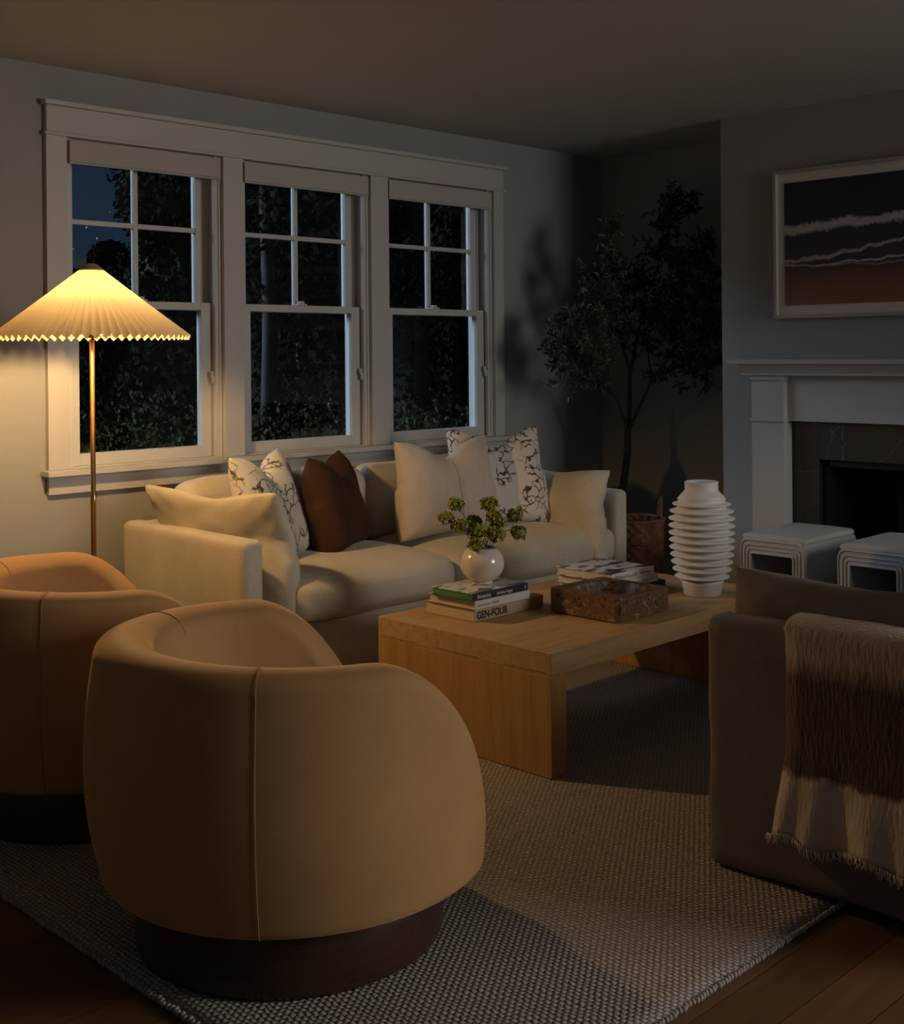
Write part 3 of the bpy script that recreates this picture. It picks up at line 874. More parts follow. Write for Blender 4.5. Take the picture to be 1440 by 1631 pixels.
# ------------------------------------------------------------------ books
SP = {}
def book(label, x0, y0, x1, y1, z0, z1, top, spine, pages=True, group=None, rz=0):
    """spine on the -y face; page block shows on the -x and +x ends"""
    r = thing('book', label, 'book', ((x0 + x1) / 2, (y0 + y1) / 2, z0), rz, group)
    w, d, h = (x1 - x0) / 2, (y1 - y0) / 2, z1 - z0
    t = .0028
    boxes('back_cover', [((-w, -d + .001, .0002), (w, d, t))], spine if top is M['cover_photo'] else top, r, .0006)
    boxes('front_cover', [((-w, -d + .001, h - t), (w, d, h))], top, r, .0006)
    r_spine = boxes('spine', [((-w, -d - .001, .0002), (w, -d + t, h))], spine, r, .0012)
    SP[r.name] = r_spine
    boxes('pages', [((-w + .004, -d + t, t), (w - .004, d - .005, h - t))], M['paper'], r)
    return r
g1 = 'art books stacked under the round vase'
R90 = (PI / 2, 0, 0)
Z = TH + .0005
b1 = book('thick tan book with black capital letters, bottom of its stack', 2.99, 2.896, 3.345, 3.136, Z, Z + .043, M['cover_tan'], M['cover_tan'], group=g1)
text('title_lettering', 'GEN-FOUR', .0345, M['ink_black'], SP[b1.name], (-.166, -.1212, .008), R90, .90, .0012)
b2 = book('white-spined book between the tan and green-edged books', 2.984, 2.886, 3.262, 3.112, Z + .0435, Z + .073, M['cover_white'], M['cover_white'], group=g1)
V, F = [], []
def marks(parent, name, x0, x1, y, z0, z1, mat, seed, gap=.0022, wmin=.0015, wmax=.004):
    rr = random.Random(seed); L_ = []; x = x0
    while x < x1:
        w = rr.uniform(wmin, wmax); L_.append(((x, y, z0), (x + w, y + .0006, z0 + (z1 - z0) * rr.uniform(.6, 1)))); x += w + gap
    return boxes(name, L_, mat, parent)
marks(SP[b2.name], 'title_lettering', -.128, -.06, -.1146, .009, .017, M['ink_grey'], 1)
marks(SP[b2.name], 'subtitle_lettering', -.055, -.02, -.1146, .009, .019, M['ink_pink'], 2)
b3 = book('green-edged book with a navy spine, directly under the round vase', 2.970, 2.882, 3.248, 3.082, Z + .0735, Z + .1005, M['cover_photo'], M['cover_navy'], group=g1)
boxes('green_page_edge', [((-.1355, -.094, .003), (-.1345, .096, .024))], M['cover_green'], b3)
text('title_lettering', 'America', .0205, M['ink_white'], SP[b3.name], (-.118, -.1012, .0065), R90, .95, .0002)
text('author_lettering', 'Andrew Auger', .0165, M['ink_white'], SP[b3.name], (-.022, -.1012, .0075), R90, .82, .0001)
text('imprint_lettering', 'II', .013, M['ink_white'], SP[b3.name], (.121, -.1012, .010), R90, 1.0, .0003)
g2 = 'coffee table books stacked behind the stone bowl'
b4 = book('black book at the bottom of the stack behind the stone bowl', 3.64, 2.785, 3.935, 3.075, Z, Z + .030, M['cover_black'], M['cover_black'], group=g2)
b5 = book('white book in the middle of the stack behind the stone bowl', 3.625, 2.79, 3.895, 3.068, Z + .0305, Z + .0595, M['cover_white'], M['cover_white'], group=g2)
marks(SP[b5.name], 'title_lettering', -.02, .10, -.1406, .010, .018, M['ink_grey'], 4, .004)
b6 = book('book with a black and white cover topping the stack behind the bowl', 3.612, 2.793, 3.872, 3.060, Z + .060, Z + .0905, M['cover_top'], M['cover_white'], group=g2)
marks(SP[b6.name], 'title_lettering', -.115, .02, -.1351, .006, .022, M['ink_grey'], 5, .003, .003, .008)
marks(SP[b6.name], 'author_lettering', .04, .11, -.1351, .011, .018, M['ink_pink'], 6, .003)

# ------------------------------------------------------------------ round vase and its green flowers
VX, VY, VZ = 3.135, 2.995, Z + .1012
prof = []
rv, hv = .078, .140
for k in range(0, 23):
    a = -66 + (66 + 52) * k / 22
    aa = math.radians(a); prof.append((rv * math.cos(aa), .070 + rv * .90 * math.sin(aa)))
outer = [(.012, .0), (.036, .0), (.038, .003), (.035, .008)] + prof + [(.0475, .1235), (.046, .1265), (.043, .1255)]
inner = [(r - .006, z) for r, z in prof[::-1] if z > .02]
rvz = lathe('round_vase', outer + inner + [(.01, .012)], plain('cream_glazed_ceramic', (.66, .62, .55), .18, var=.08, nscale=9, coat=.5), None, 64)
rvz.location = (VX, VY, VZ)
tag(rvz, 'round cream glazed vase standing on the stack of books', 'vase')
# lateral (camera-right) and depth axes are only used to choose the spray's directions
flower_specs = [  # dx, dy, dz of the head from the vase mouth, radius
    (-.085, .095, .115, .026, 'green umbel reaching furthest left out of the round vase'),
    (-.045, .080, .165, .027, 'green umbel standing tallest on the left of the round vase'),
    (-.060, .050, .085, .030, 'green umbel low on the left between taller stems'),
    (.045, .005, .165, .030, 'green umbel standing tallest on the right of the round vase'),
    (.030, -.030, .120, .026, 'pale green umbel at centre right above the vase mouth'),
    (.115, -.055, .118, .028, 'green umbel on an arching stem at far right of the vase'),
    (.100, -.085, .055, .028, 'green umbel drooping lowest beside the vase on the right'),
    (-.015, .010, .060, .032, 'yellow-green umbel close over the middle of the vase mouth'),
    (.035, -.035, .050, .034, 'dark green umbel pressed against the vase rim on the right'),
    (-.045, -.015, .018, .026, 'green umbel hanging over the vase rim at the left front'),
    (.005, .045, .095, .026, 'green umbel at the back of the spray over the vase'),
    (.070, -.010, .085, .024, 'small green umbel in the middle right of the spray')]
for k, (dx, dy, dz, hr, lab) in enumerate(flower_specs):
    dz *= .9
    root = thing('flower_stem', lab, 'flower', (VX, VY, VZ + .124), group='green umbel flowers in the round vase')
    p0 = Vector((dx * .10, dy * .10, -.05)); p3 = Vector((dx, dy, dz)); nrm = Vector((dx, dy, 0))
    if nrm.length > 0: nrm.normalize()
    p1 = Vector((dx * .28, dy * .28, .03 + dz * .35)); p2 = Vector((dx * .8, dy * .8, max(.03, dz * .8 + (.04 if k in (5, 6) else 0))))
    path = []
    for i in range(13):
        f = i / 12; path.append(p0 * (1 - f) ** 3 + 3 * p1 * f * (1 - f) ** 2 + 3 * p2 * f * f * (1 - f) + p3 * f ** 3)
    tube('stem', path, .0014, M['stem'], root, n=6)
    V, F = [], []
    ctr = p3
    for q in range(120):
        d = Vector((random.gauss(0, 1), random.gauss(0, 1), random.gauss(.25, .9))).normalized()
        pp = ctr + Vector((d.x * hr, d.y * hr, d.z * hr * .78)) * random.uniform(.72, 1.08)
        # rays of the umbel
        if q % 4 == 0:
            v, f = tube_data([ctr - Vector((0, 0, .004)), pp], .0006, 3)
            o0 = len(V); V += v; F += [tuple(i + o0 for i in z) for z in f]
        for w in range(3):
            s_ = random.uniform(.0045, .0085)
            e = Vector((random.gauss(0, 1), random.gauss(0, 1), random.gauss(0, 1))).normalized()
            a_ = e.orthogonal().normalized(); c_ = e.cross(a_)
            q0 = pp + Vector((random.uniform(-1, 1), random.uniform(-1, 1), random.uniform(-1, 1))) * .004
            o0 = len(V)
            V += [q0 - a_ * s_, q0 + c_ * s_ * .6 + e * .001, q0 + a_ * s_, q0 - c_ * s_ * .6 + e * .001]
            F.append((o0, o0 + 1, o0 + 2, o0 + 3))
    mesh_obj('flower_head', V, F, M['umbel'], root, smooth=False)

# ------------------------------------------------------------------ stone bowl
bx0, bx1, by0, by1, bh = 3.290, 3.590, 2.520, 2.825, .084
bm = bmesh.new()
n = 40
V, F = [], []
cx, cy = (bx0 + bx1) / 2, (by0 + by1) / 2
hx, hy = (bx1 - bx0) / 2, (by1 - by0) / 2
NR = 64
rings = []
def sq(a, s):
    ca, sa = math.cos(a), math.sin(a); k = max(abs(ca), abs(sa))
    return (ca / k * hx * s, sa / k * hy * s)
def ringv(fn): rings.append([fn(2 * PI * (k + .5) / NR + PI / 4) for k in range(NR)])
ringv(lambda a: (*sq(a, .94), 0.0)); ringv(lambda a: (*sq(a, 1.0), .004)); ringv(lambda a: (*sq(a, 1.0), bh * .5)); ringv(lambda a: (*sq(a, 1.0), bh - .002)); ringv(lambda a: (*sq(a, .985), bh))
ringv(lambda a: (.127 * math.cos(a), .127 * math.sin(a), bh)); ringv(lambda a: (.122 * math.cos(a), .122 * math.sin(a), bh - .003))
for f, zf in ((.95, .18), (.85, .40), (.68, .62), (.45, .76), (.2, .82), (.03, .83)):
    ringv(lambda a, f=f, zf=zf: (.122 * f * math.cos(a), .122 * f * math.sin(a), bh * (1 - zf)))
for rg in rings: V += rg
for i in range(len(rings) - 1):
    for k in range(NR):
        F.append((i * NR + k, i * NR + (k + 1) % NR, (i + 1) * NR + (k + 1) % NR, (i + 1) * NR + k))
F.append(tuple(range(NR))[::-1]); F.append(tuple((len(rings) - 1) * NR + k for k in range(NR)))
bo = mesh_obj('stone_bowl', V, F, M['stone_bowl'], None, smooth=False)
bo.location = (cx, cy, Z); bm.free()
tag(bo, 'square block bowl of mottled brown stone with a round hollow', 'bowl')

# ------------------------------------------------------------------ ribbed vase
prof = [(.01, 0), (.064, 0), (.068, .004), (.074, .045), (.080, .056)]
nr = 11
z0, z1 = .056, .352
Rs = [.099, .107, .112, .1155, .118, .119, .120, .1205, .120, .116, .106]
step = (z1 - z0) / nr
for k in range(nr):
    zb = z0 + k * step; R_ = Rs[k] + .002; rc = R_ - .026
    # upper edge of each flange slopes out to a thin lip, underside tucks back in
    prof += [(rc - .002, zb + .002), (rc + .004, zb + .006), (R_ - .004, zb + .010), (R_, zb + .0135), (R_ - .0015, zb + .0165), (rc + .008, zb + .021), (rc + .001, zb + step - .001)]
prof = [p for p in prof if p[1] <= z1]
prof += [(.090, .358), (.076, .374), (.066, .384), (.0615, .392), (.061, .415), (.0625, .421), (.058, .423), (.055, .418), (.055, .392), (.07, .37), (.07, .30), (.05, .06), (.01, .03)]
rbv = lathe('ribbed_vase', prof, M['ceramic'], None, 96)
rbv.location = (3.908, 2.600, Z)
tag(rbv, 'tall white ribbed ceramic vase at the end of the coffee table', 'vase')

# ------------------------------------------------------------------ ottomans
def ottoman(label, x0, x1, y0, y1, h):
    r = thing('waterfall_ottoman', label, 'ottoman', ((x0 + x1) / 2, (y0 + y1) / 2, .0135), 0, 'white upholstered waterfall stools before the hearth')
    w, d = (x1 - x0) / 2, (y1 - y0) / 2
    def arch(hw, top, rr, n_=8):
        P = [(-hw, 0), (-hw, top - rr)]
        for k in range(1, n_ + 1):
            a = PI - (PI / 2) * k / n_; P.append((-hw + rr + rr * math.cos(a), top - rr + rr * math.sin(a)))
        for k in range(0, n_ + 1):
            a = PI / 2 - (PI / 2) * k / n_; P.append((hw - rr + rr * math.cos(a), top - rr + rr * math.sin(a)))
        P.append((hw, 0)); return P
    # each leg slab steps in from the outer arch to the opening, like stitched waterfall bands
    out = arch(d, h, .035); inn = arch(d - .056, h - .064, .008)
    def sweep(name, A, B, xa, xb, puff=0.0):
        V, F = [], []
        k = len(A)
        for x in (xa, xb):
            for P in (A, B):
                for (y, z) in P: V.append((x, y, z))
        a0, b0, a1, b1_ = 0, k, 2 * k, 3 * k
        for i in range(k - 1):
            F.append((a0 + i, a0 + i + 1, b0 + i + 1, b0 + i)); F.append((a1 + i, b1_ + i, b1_ + i + 1, a1 + i + 1))
            F.append((a0 + i, a1 + i, a1 + i + 1, a0 + i + 1)); F.append((b0 + i, b0 + i + 1, b1_ + i + 1, b1_ + i))
        F.append((a0, b0, b1_, a1)); F.append((a0 + k - 1, a1 + k - 1, b1_ + k - 1, b0 + k - 1))
        o = mesh_obj(name, V, F, M['white_upholstery'], r, smooth=False)
        bv = o.modifiers.new('b', 'BEVEL'); bv.width = .004; bv.segments = 2; bv.limit_method = 'ANGLE'
        return o
    frm = sweep('frame', out, inn, -w, w)
    for hw, top, rr, xo in ((d - .004, h - .006, .034, 0), (d - .021, h - .026, .026, 0), (d - .036, h - .043, .018, 0), (d - .052, h - .060, .010, 0)):
        P = arch(hw, top, rr)
        for sx in (-1, 1):
            tube('piping', [(sx * (w + .001), y, z) for y, z in P], .0038 if hw > d - .05 else .0052, M['white_upholstery'], frm, n=8)
    soft_box('seat_pad', (-w + .004, -d + .004, h - .012), (w - .004, d - .004, h + .018), .014, M['white_upholstery'], r, crown=.010, wob=.002, n=14)
    return r
ottoman('white upholstered waterfall stool before the left side of the hearth', 4.62, 5.07, 2.575, 2.880, .490)
ottoman('white upholstered waterfall stool cut off by the photo edge at the hearth', 4.62, 5.07, 2.125, 2.430, .490)

# ------------------------------------------------------------------ floor lamp
LXp, LYp = 2.115, 3.855
lamp = thing('floor_lamp', 'brass floor lamp with a wide pleated cone shade, lit', 'lamp', (LXp, LYp, .0))
lathe('base', [(.01, 0), (.13, 0), (.132, .004), (.132, .018), (.125, .024), (.02, .028), (.012, .04)], M['brass'], lamp, 48)
lathe('pole', [(.0095, .03), (.0095, .80), (.0105, .803), (.0105, .83), (.0085, .833), (.0085, 1.36), (.0001, 1.36)], M['brass'], lamp, 20)
sck = lathe('socket', [(.002, 1.366), (.015, 1.366), (.017, 1.382), (.016, 1.398), (.002, 1.398)], M['brass'], lamp, 20)
bl = lathe('bulb', [(.002, 1.397), (.012, 1.400), (.016, 1.412), (.026, 1.439), (.029, 1.457), (.026, 1.475), (.014, 1.487), (.002, 1.489)], M['bulb'], sck, 24)
np_ = 68
V, F = [], []
zr0, zr1, r0, r1 = 1.366, 1.598, .328, .040
rows = 14
for j in range(rows + 1):
    f = j / rows
    for k in range(np_ * 2):
        a = 2 * PI * k / (np_ * 2)
        amp = (.0078 if k % 2 else -.0078) * (1 - .7 * f)
        r = r0 + (r1 - r0) * f + amp * .45
        z = zr0 + (zr1 - zr0) * f + amp * 1.0 * (1 - f)
        V.append((r * math.cos(a), r * math.sin(a), z))
m_ = np_ * 2
for j in range(rows):
    for k in range(m_):
        F.append((j * m_ + k, j * m_ + (k + 1) % m_, (j + 1) * m_ + (k + 1) % m_, (j + 1) * m_ + k))
shd = mesh_obj('shade', V, F, M['lampshade'], lamp, smooth=False)
lathe('shade_collar', [(.041, 1.594), (.0425, 1.598), (.038, 1.603), (.018, 1.6185), (.012, 1.6205), (.002, 1.621)], M['lampshade_tie'], shd, 48)
for k in range(3):
    a = 2 * PI * k / 3 + .4
    tube('spider_arm', [(.008 * math.cos(a), .008 * math.sin(a), 1.372), (.06 * math.cos(a), .06 * math.sin(a), 1.372), (.30 * math.cos(a), .30 * math.sin(a), 1.392)], .0016, M['brass'], shd, n=6)

# ------------------------------------------------------------------ olive tree in the corner
tree = thing('olive_tree', 'dark olive tree in the corner behind the sofa', 'tree', (5.30, 4.00, 0))
lathe('pot', [(.02, 0), (.13, 0), (.14, .01), (.165, .30), (.172, .33), (.168, .34), (.155, .335), (.15, .29), (.02, .28)], M['pot'], tree, 40)
lathe('soil', [(.002, .285), (.15, .288), (.148, .298), (.08, .303), (.002, .305)], M['soil'], tree, 30)
ra, rd = Vector((.7071, -.7071, 0)), Vector((.7071, .7071, 0))
def T(px, py, dep=0.0): return ra * ((px - 995) * .003355) + rd * dep + Vector((0, 0, 1.3 + (567 - py) * .003355))
def branch(pts, r0_, r1_):
    P = [Vector(p) for p in pts]; out = []
    for i in range(len(P) - 1):
        for k in range(5):
            f = k / 5; q = P[i].lerp(P[i + 1], f); q += Vector((fbm(q, 6), fbm(q + Vector((3, 3, 3)), 6), 0)) * .008; out.append(q)
    out.append(P[-1]); m_ = len(out)
    return out, [r0_ + (r1_ - r0_) * i / (m_ - 1) for i in range(m_)]
tr_path = [ra * -.02 + Vector((0, 0, .27)), T(983, 850), T(988, 790), T(998, 735), T(999, 690)]
p, r_ = branch(tr_path, .022, .018)
trunk = tubes('trunk', [(p, r_)], M['bark'], tree, 10)
limbs = [
    ([T(999, 692), T(986, 655, -.03), T(972, 620, -.06), T(967, 585, -.09), T(958, 550, -.12)], .010, .005),
    ([T(967, 585, -.09), T(945, 565, -.14), T(915, 555, -.2)], .005, .003),
    ([T(966, 560, -.09), T(960, 500, -.08), T(962, 440, -.1), T(972, 385, -.1)], .006, .002),
    ([T(999, 695), T(1003, 650, .03), T(1006, 600, .05), T(1014, 560, .06), T(1024, 520, .07)], .014, .007),
    ([T(1006, 598, .05), T(996, 560, .08), T(988, 520, .10), T(980, 470, .08)], .008, .003),
    ([T(1024, 520, .07), T(1040, 460, .08), T(1062, 400, .06), T(1074, 330, .04)], .006, .002),
    ([T(1000, 690), T(1015, 655, -.02), T(1036, 610, -.05), T(1062, 575, -.08), T(1085, 540, -.10)], .011, .005),
    ([T(1036, 610, -.05), T(1032, 575, -.02), T(1033, 540, 0)], .006, .003),
    ([T(1085, 540, -.10), T(1105, 480, -.12), T(1120, 430, -.13)], .005, .002),
    ([T(1062, 575, -.08), T(1100, 560, -.10), T(1135, 535, -.12)], .005, .002),
    ([T(1070, 570, -.06), T(1095, 590, -.04), T(1125, 612, .02), T(1160, 632, .06)], .005, .002)]
for pts, a, b_ in limbs:
    p, r_ = branch(pts, a, b_)
    tubes('branch', [(p, r_)], M['bark'], tree, 7)
clusters = [(1075, 328, 22, .04, 110), (1072, 365, 26, .05, 110), (1060, 405, 30, .06, 130), (1095, 340, 20, .02, 40),
            (972, 372, 16, -.1, 60), (968, 405, 24, -.1, 110), (962, 440, 34, -.1, 160), (945, 455, 30, -.12, 90), (930, 445, 12, -.12, 30),
            (905, 510, 30, -.18, 110), (888, 545, 30, -.2, 110), (930, 560, 42, -.18, 220), (960, 500, 42, -.08, 220), (915, 590, 34, -.2, 140), (950, 612, 22, -.1, 70), (875, 520, 12, -.2, 20), (880, 580, 18, -.2, 40),
            (1000, 470, 40, .08, 200), (1020, 440, 30, .06, 110), (1040, 490, 46, .06, 240), (1030, 540, 30, .02, 100), (1070, 520, 44, -.08, 230), (985, 540, 30, .05, 100),
            (1100, 430, 40, -.1, 180), (1120, 405, 22, -.1, 60), (1130, 470, 40, -.12, 190), (1095, 480, 40, -.08, 190), (1130, 520, 36, -.12, 150), (1085, 560, 34, -.08, 140), (1120, 560, 30, -.1, 80), (1060, 600, 26, -.04, 50), (1120, 595, 34, 0, 90), (1140, 580, 25, -.02, 50)]
V, F = [], []
twigs = []
lr = random.Random(3)
base_w = Vector((5.30, 4.00, 0))
for (px, py, rp, dp, cnt) in clusters:
    c = T(px, py, dp); R_ = rp * .003355
    nt_ = max(4, cnt // 7)
    for q in range(nt_):
        d = Vector((lr.gauss(0, 1), lr.gauss(0, 1), lr.gauss(.2, 1))).normalized()
        s = c + Vector((lr.gauss(0, .45), lr.gauss(0, .45), lr.gauss(0, .45))) * R_ * .8
        e = s + d * R_ * lr.uniform(.6, 1.1)
        def ok(w): return not (w.x > 5.715 or w.y > 4.465 or (w.x > 5.19 and w.y < 3.39) or w.y < 3.2)
        if not (ok(base_w + s) and ok(base_w + e)): continue
        twigs.append(([s, s.lerp(e, .5) + Vector((0, 0, .006)), e], .0014))
        for k in range(13):
            f = (k + .5) / 13
            p = s.lerp(e, f)
            ld = (d * .6 + Vector((lr.gauss(0, 1), lr.gauss(0, 1), lr.gauss(0, 1))).normalized()).normalized()
            L_ = lr.uniform(.030, .056); w_ = lr.uniform(.0055, .0085)
            sd = ld.cross(Vector((lr.gauss(0, 1), lr.gauss(0, 1), lr.gauss(0, 1)))).normalized(); up = ld.cross(sd)
            q1 = p + ld * L_
            if not ok(base_w + q1): continue
            o0 = len(V)
            V += [p, p + ld * L_ * .3 + sd * w_ * .85 + up * .001, p + ld * L_ * .65 + sd * w_ * .8, q1 - up * .002, p + ld * L_ * .65 - sd * w_ * .8, p + ld * L_ * .3 - sd * w_ * .85 + up * .001]
            F += [(o0, o0 + 1, o0 + 2, o0 + 3), (o0, o0 + 3, o0 + 4, o0 + 5)]
mesh_obj('foliage', V, F, M['leaf'], tree, smooth=False)
tubes('twigs', twigs, M['bark'], tree, 4)

# ------------------------------------------------------------------ basket beside the sofa
bk = thing('wicker_basket', 'brown wicker basket with upright handles between sofa and fireplace', 'basket', (4.965, 3.70, 0))
V, F = [], []
nh, na = 40, 72
Rb = .148; Hb = .475
pr2 = []
for i in range(nh + 1):
    z = Hb * i / nh; r = Rb * (.90 + .10 * (i / nh))
    for k in range(na):
        a = 2 * PI * k / na
        wv = .0042 * (1 if (i // 2) % 2 else -1) * math.cos(a * 18)
        V.append(((r + wv) * math.cos(a), (r + wv) * math.sin(a), .001 + z))
for i in range(nh):
    for k in range(na):
        F.append((i * na + k, i * na + (k + 1) % na, (i + 1) * na + (k + 1) % na, (i + 1) * na + k))
F.append(tuple(range(na))[::-1])
ob = mesh_obj('body', V, F, M['rattan'], bk, smooth=False)
sl_ = ob.modifiers.new('s', 'SOLIDIFY'); sl_.thickness = .008; sl_.offset = -1
for z in (.03, .20, .37):
    q = Rb * (.90 + .10 * z / Hb) + .004
    tube('woven_band', [(q * math.cos(2 * PI * k / 48), q * math.sin(2 * PI * k / 48), z) for k in range(48)], .0055, M['rattan'], ob, n=6, closed=True)
tube('rim', [(Rb * math.cos(2 * PI * k / 48), Rb * math.sin(2 * PI * k / 48), Hb) for k in range(48)], .010, M['rattan'], bk, n=8, closed=True)
for s in (-1, 1):
    cxh = ra * (s * .125)
    pts = []
    for k in range(13):
        a = PI * k / 12
        pts.append(cxh + rd * (.045 * math.cos(a)) + ra * (s * .012 * math.sin(a)) + Vector((0, 0, Hb - .03 + .135 * math.sin(a) ** .6 if 0 < k < 12 else Hb - .05)))
    tube('handle', pts, .0065, M['rattan'], bk, n=8)

# ------------------------------------------------------------------ garden outside the windows
def gz(x, y):
    d = math.hypot(x, y); ang = math.degrees(math.atan2(y, x))
    z = -.9 + max(0, d - 9) * .07
    # wooded hillside that climbs behind the trees, lower towards the left where the sky opens
    k = min(1, max(0, (d - 21) / 9)); k = k * k * (3 - 2 * k)
    o = min(1, max(0, (59.5 - ang) / 2.2)); o = o * o * (3 - 2 * o)
    return z + k * (2.7 + 8.0 * o)
V, F = [], []
angs = np.linspace(math.radians(8), math.radians(80), 90); dd = np.linspace(6.2, 40, 60)
for d_ in dd:
    for a_ in angs:
        x, y = d_ * math.cos(a_), max(4.9, d_ * math.sin(a_))
        V.append((x, y, gz(x, y) + .3 * fbm(Vector((x, y, 0)), .35) + (.5 * fbm(Vector((x, y, 3)), 1.1) if d_ > 20 else 0)))
for j in range(len(dd) - 1):
    for i in range(len(angs) - 1):
        a = j * len(angs) + i
        F.append((a, a + 1, a + len(angs) + 1, a + len(angs)))
struct(mesh_obj('ground', V, F, M['grass']))
def leaf_cloud(name, ctr_list, cnt, size, mat, parent, seed):
    r = random.Random(seed); V, F = [], []
    for (c, R_, zs) in ctr_list:
        for k in range(cnt):
            d = Vector((r.gauss(0, 1), r.gauss(0, 1), r.gauss(0, 1))).normalized()
            rr = R_ * (r.random() ** .35)
            p = Vector(c) + Vector((d.x * rr, d.y * rr, d.z * rr * zs))
            e = Vector((r.gauss(0, 1), r.gauss(0, 1), r.gauss(0, 1))).normalized(); a = e.orthogonal().normalized(); b = e.cross(a)
            s = size * r.uniform(.6, 1.3); o0 = len(V)
            V += [p - a * s, p + b * s * .55, p + a * s, p - b * s * .55]; F.append((o0, o0 + 1, o0 + 2, o0 + 3))
    return mesh_obj(name, V, F, mat, parent, smooth=False)
fr = random.Random(21)
bush_spots = []
def seen_through(x, y):
    px = 720 + 1967 * math.tan(math.radians(45) - math.atan2(y, x))
    return 'the window behind the floor lamp' if px < 368 else 'the middle window' if px < 600 else 'the window nearest the olive tree'
for k in range(13):
    ang = math.radians(64 - 20.5 * k / 12)       # direction from the room, measured from +x
    dist = (11.2, 13.9, 12.3, 15.2)[k % 4] + fr.uniform(-.3, .3)
    bush_spots.append((dist * math.cos(ang), dist * math.sin(ang), fr.uniform(.85, 1.15)))
for k, (x, y, R_) in enumerate(bush_spots):
    g = gz(x, y)
    b_ = thing('garden_shrub', ('reddish leafy shrub' if k % 4 == 1 else 'dark green leafy shrub') + ' outdoors, low in ' + seen_through(x, y), 'shrub', (x, y, g), group='garden shrubs outside the windows')
    leaf_cloud('foliage', [((0, 0, R_ * .62), R_, .75), ((R_ * .6, .2, R_ * .45), R_ * .65, .7), ((-R_ * .6, 0, R_ * .5), R_ * .6, .7)], 1500, .042, M['far_leaf_rust' if k % 4 == 1 else 'far_leaf'], b_, 100 + k)
    tubes('stem', [([(0, 0, -.15), (fr.uniform(-.1, .1), fr.uniform(-.1, .1), R_ * .6)], .03)], M['far_bark'], b_, 6)
def polar(px, dist):
    a = math.radians(45) - math.atan((px - 720) / 1967); return dist * math.cos(a), dist * math.sin(a)
tree_spots = []
for px, dist, h, R_, pale in ((126, 21, 2.8, .75, 0), (176, 19, 3.3, .75, 0), (296, 17.5, 6.6, .95, 0), (262, 20.8, 6.0, .65, 0), (362, 18, 7.0, 1.15, 1),
                              (424, 15.5, 7.4, 1.2, 1), (478, 19.5, 7.6, 1.2, 1), (545, 17, 7.2, 1.15, 0), (610, 20, 7.6, 1.2, 1), (668, 16.5, 7.2, 1.15, 1), (730, 19.5, 7.6, 1.2, 0)  ):
    tree_spots.append((*polar(px, dist), h, R_, pale))
for k, (x, y, h, R_, pale) in enumerate(tree_spots):
    g = gz(x, y)
    lab = ('tall pale-trunked tree' if pale else 'low tree silhouetted against the night sky' if h < 4 else 'dark bushy tree') + ' outdoors, seen through ' + seen_through(x, y)
    tr_ = thing('garden_tree', lab, 'tree', (x, y, g), group='pale-trunked garden trees' if pale else 'bushy garden trees')
    r0_ = .11 if pale else .13
    tubes('trunk', [([(0, 0, -.3), (.06, 0, h * .3), (.02, .05, h * .6), (.08, 0, h * .92)], [r0_, r0_ * .85, r0_ * .65, r0_ * .25])], M['far_bark'] if pale else M['dark_bark'], tr_, 9)
    if pale:
        cl = [((fr.uniform(-1, 1) * R_ * .6, fr.uniform(-1, 1) * R_ * .6, h * q), R_ * fr.uniform(.6, .9), .7) for q in (.35, .5, .6, .72, .84, .93)]
        cnt = 520
    else:
        cl = [((fr.uniform(-1, 1) * R_ * .45, fr.uniform(-1, 1) * R_ * .45, h * q), R_ * w_, .8) for q, w_ in ((.2, .95), (.38, 1.0), (.56, .85), (.74, .65), (.9, .42))]
        cnt = 800
    leaf_cloud('crown', cl, cnt * 2, .062, M['far_leaf_dark'], tr_, 200 + k)

# ------------------------------------------------------------------ lights
def light(name, kind, loc, energy, color, **kw):
    d = bpy.data.lights.new(name, kind); d.energy = energy; d.color = color
    for k, v in kw.items(): setattr(d, k, v)
    o = bpy.data.objects.new(name, d); o.location = loc; link(o); return o
# added warm area fill behind the camera to the right, no fixture there
k1 = light('warm_fill', 'AREA', (4.45, -2.05, 1.70), 41, (1, .91, .80), shape='RECTANGLE', size=1.5, size_y=1.5, spread=math.radians(125))
k1.rotation_euler = (math.radians(71), 0, math.radians(24))
k2 = light('cool_fill', 'AREA', (3.6, YB + .05, 1.15), 2.5, (.66, .80, 1), shape='RECTANGLE', size=3.6, size_y=2.0)  # added cool area fill across the open back of the room
k2.rotation_euler = (math.radians(90), 0, 0)
# low moonlight that falls through the windows towards the hearth
moon = light('moon', 'SUN', (0, 0, 8), 3.5, (.62, .80, 1), angle=math.radians(32))
moon.rotation_euler = Vector((.60, -.64, -.46)).to_track_quat('-Z', 'Y').to_euler()
# added point fill outside above the windows, brightens the shrubs and trees
light('garden_fill', 'POINT', (4.2, 4.95, 3.5), 18, (.95, 1, .80), shadow_soft_size=.15)

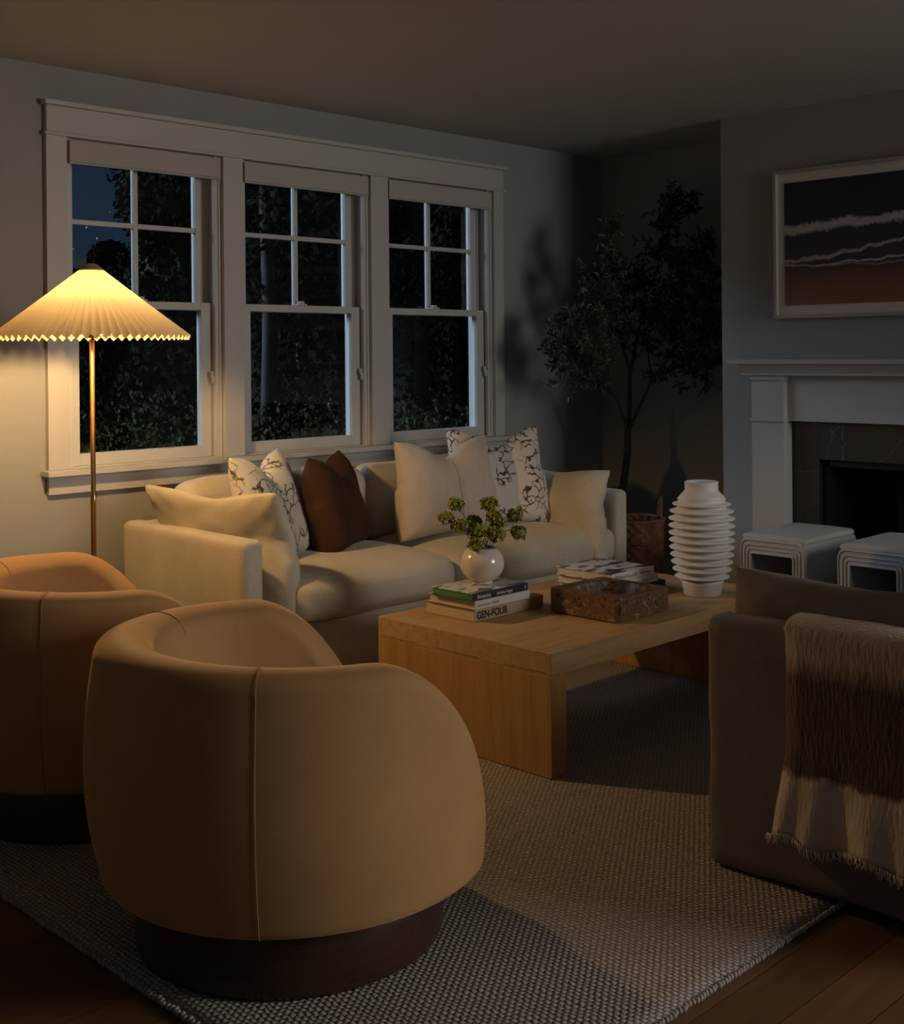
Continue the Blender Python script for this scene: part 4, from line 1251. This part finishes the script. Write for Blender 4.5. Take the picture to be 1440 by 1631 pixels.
w = bpy.data.worlds.new('night_sky'); S.world = w; w.use_nodes = True
t = w.node_tree; bg = t.nodes['Background']
tc = t.nodes.new('ShaderNodeTexCoord'); sp = t.nodes.new('ShaderNodeSeparateXYZ'); t.links.new(tc.outputs['Generated'], sp.inputs[0])
sky = ramp(t, sp.outputs['Z'], [(0, (.016, .027, .042)), (.12, (.011, .024, .046)), (.35, (.009, .018, .038)), (1, (.008, .013, .028))])
vo = t.nodes.new('ShaderNodeTexVoronoi'); vo.inputs['Scale'].default_value = 130; t.links.new(tc.outputs['Generated'], vo.inputs['Vector'])
st = ramp(t, vo.outputs['Distance'], [(.05, (1, 1, 1)), (.11, (0, 0, 0))])
wn = t.nodes.new('ShaderNodeSeparateColor'); t.links.new(vo.outputs['Color'], wn.inputs[0])
sel = ramp(t, wn.outputs[0], [(.35, (0, 0, 0)), (.9, (.34, .37, .42))])
mu = t.nodes.new('ShaderNodeMix'); mu.data_type = 'RGBA'; mu.blend_type = 'MULTIPLY'; mu.inputs['Factor'].default_value = 1
t.links.new(st, mu.inputs['A']); t.links.new(sel, mu.inputs['B'])
ad = t.nodes.new('ShaderNodeMix'); ad.data_type = 'RGBA'; ad.blend_type = 'ADD'; ad.inputs['Factor'].default_value = 1
t.links.new(sky, ad.inputs['A']); t.links.new(mu.outputs['Result'], ad.inputs['B'])
t.links.new(ad.outputs['Result'], bg.inputs['Color']); bg.inputs['Strength'].default_value = .85

# ------------------------------------------------------------------ camera
cam = bpy.data.cameras.new('camera'); co_ = bpy.data.objects.new('camera', cam); link(co_)
yaw, roll = math.radians(45), math.radians(.515)
fwd = Vector((math.sin(yaw), math.cos(yaw), 0)); rt = Vector((math.cos(yaw), -math.sin(yaw), 0)); dn = Vector((0, 0, -1))
r2 = rt * math.cos(roll) + dn * math.sin(roll); d2 = dn * math.cos(roll) - rt * math.sin(roll)
up = -d2
Mx = Matrix(((r2.x, up.x, -fwd.x, 0), (r2.y, up.y, -fwd.y, 0), (r2.z, up.z, -fwd.z, 1.30), (0, 0, 0, 1)))
co_.matrix_world = Mx
cam.sensor_fit = 'HORIZONTAL'; cam.sensor_width = 36; cam.lens = 1967 / 1440 * 36
cam.shift_y = -(815.5 - 564) / 1440; cam.clip_start = .02; cam.clip_end = 200
S.camera = co_

S.view_settings.view_transform = 'Standard'; S.view_settings.look = 'None'
S.view_settings.gamma = 1; S.view_settings.use_curve_mapping = False; S.view_settings.exposure = 0
S.cycles.use_denoising = True
S.cycles.max_bounces = 8; S.cycles.diffuse_bounces = 5; S.cycles.transparent_max_bounces = 12
S.cycles.sample_clamp_indirect = 4
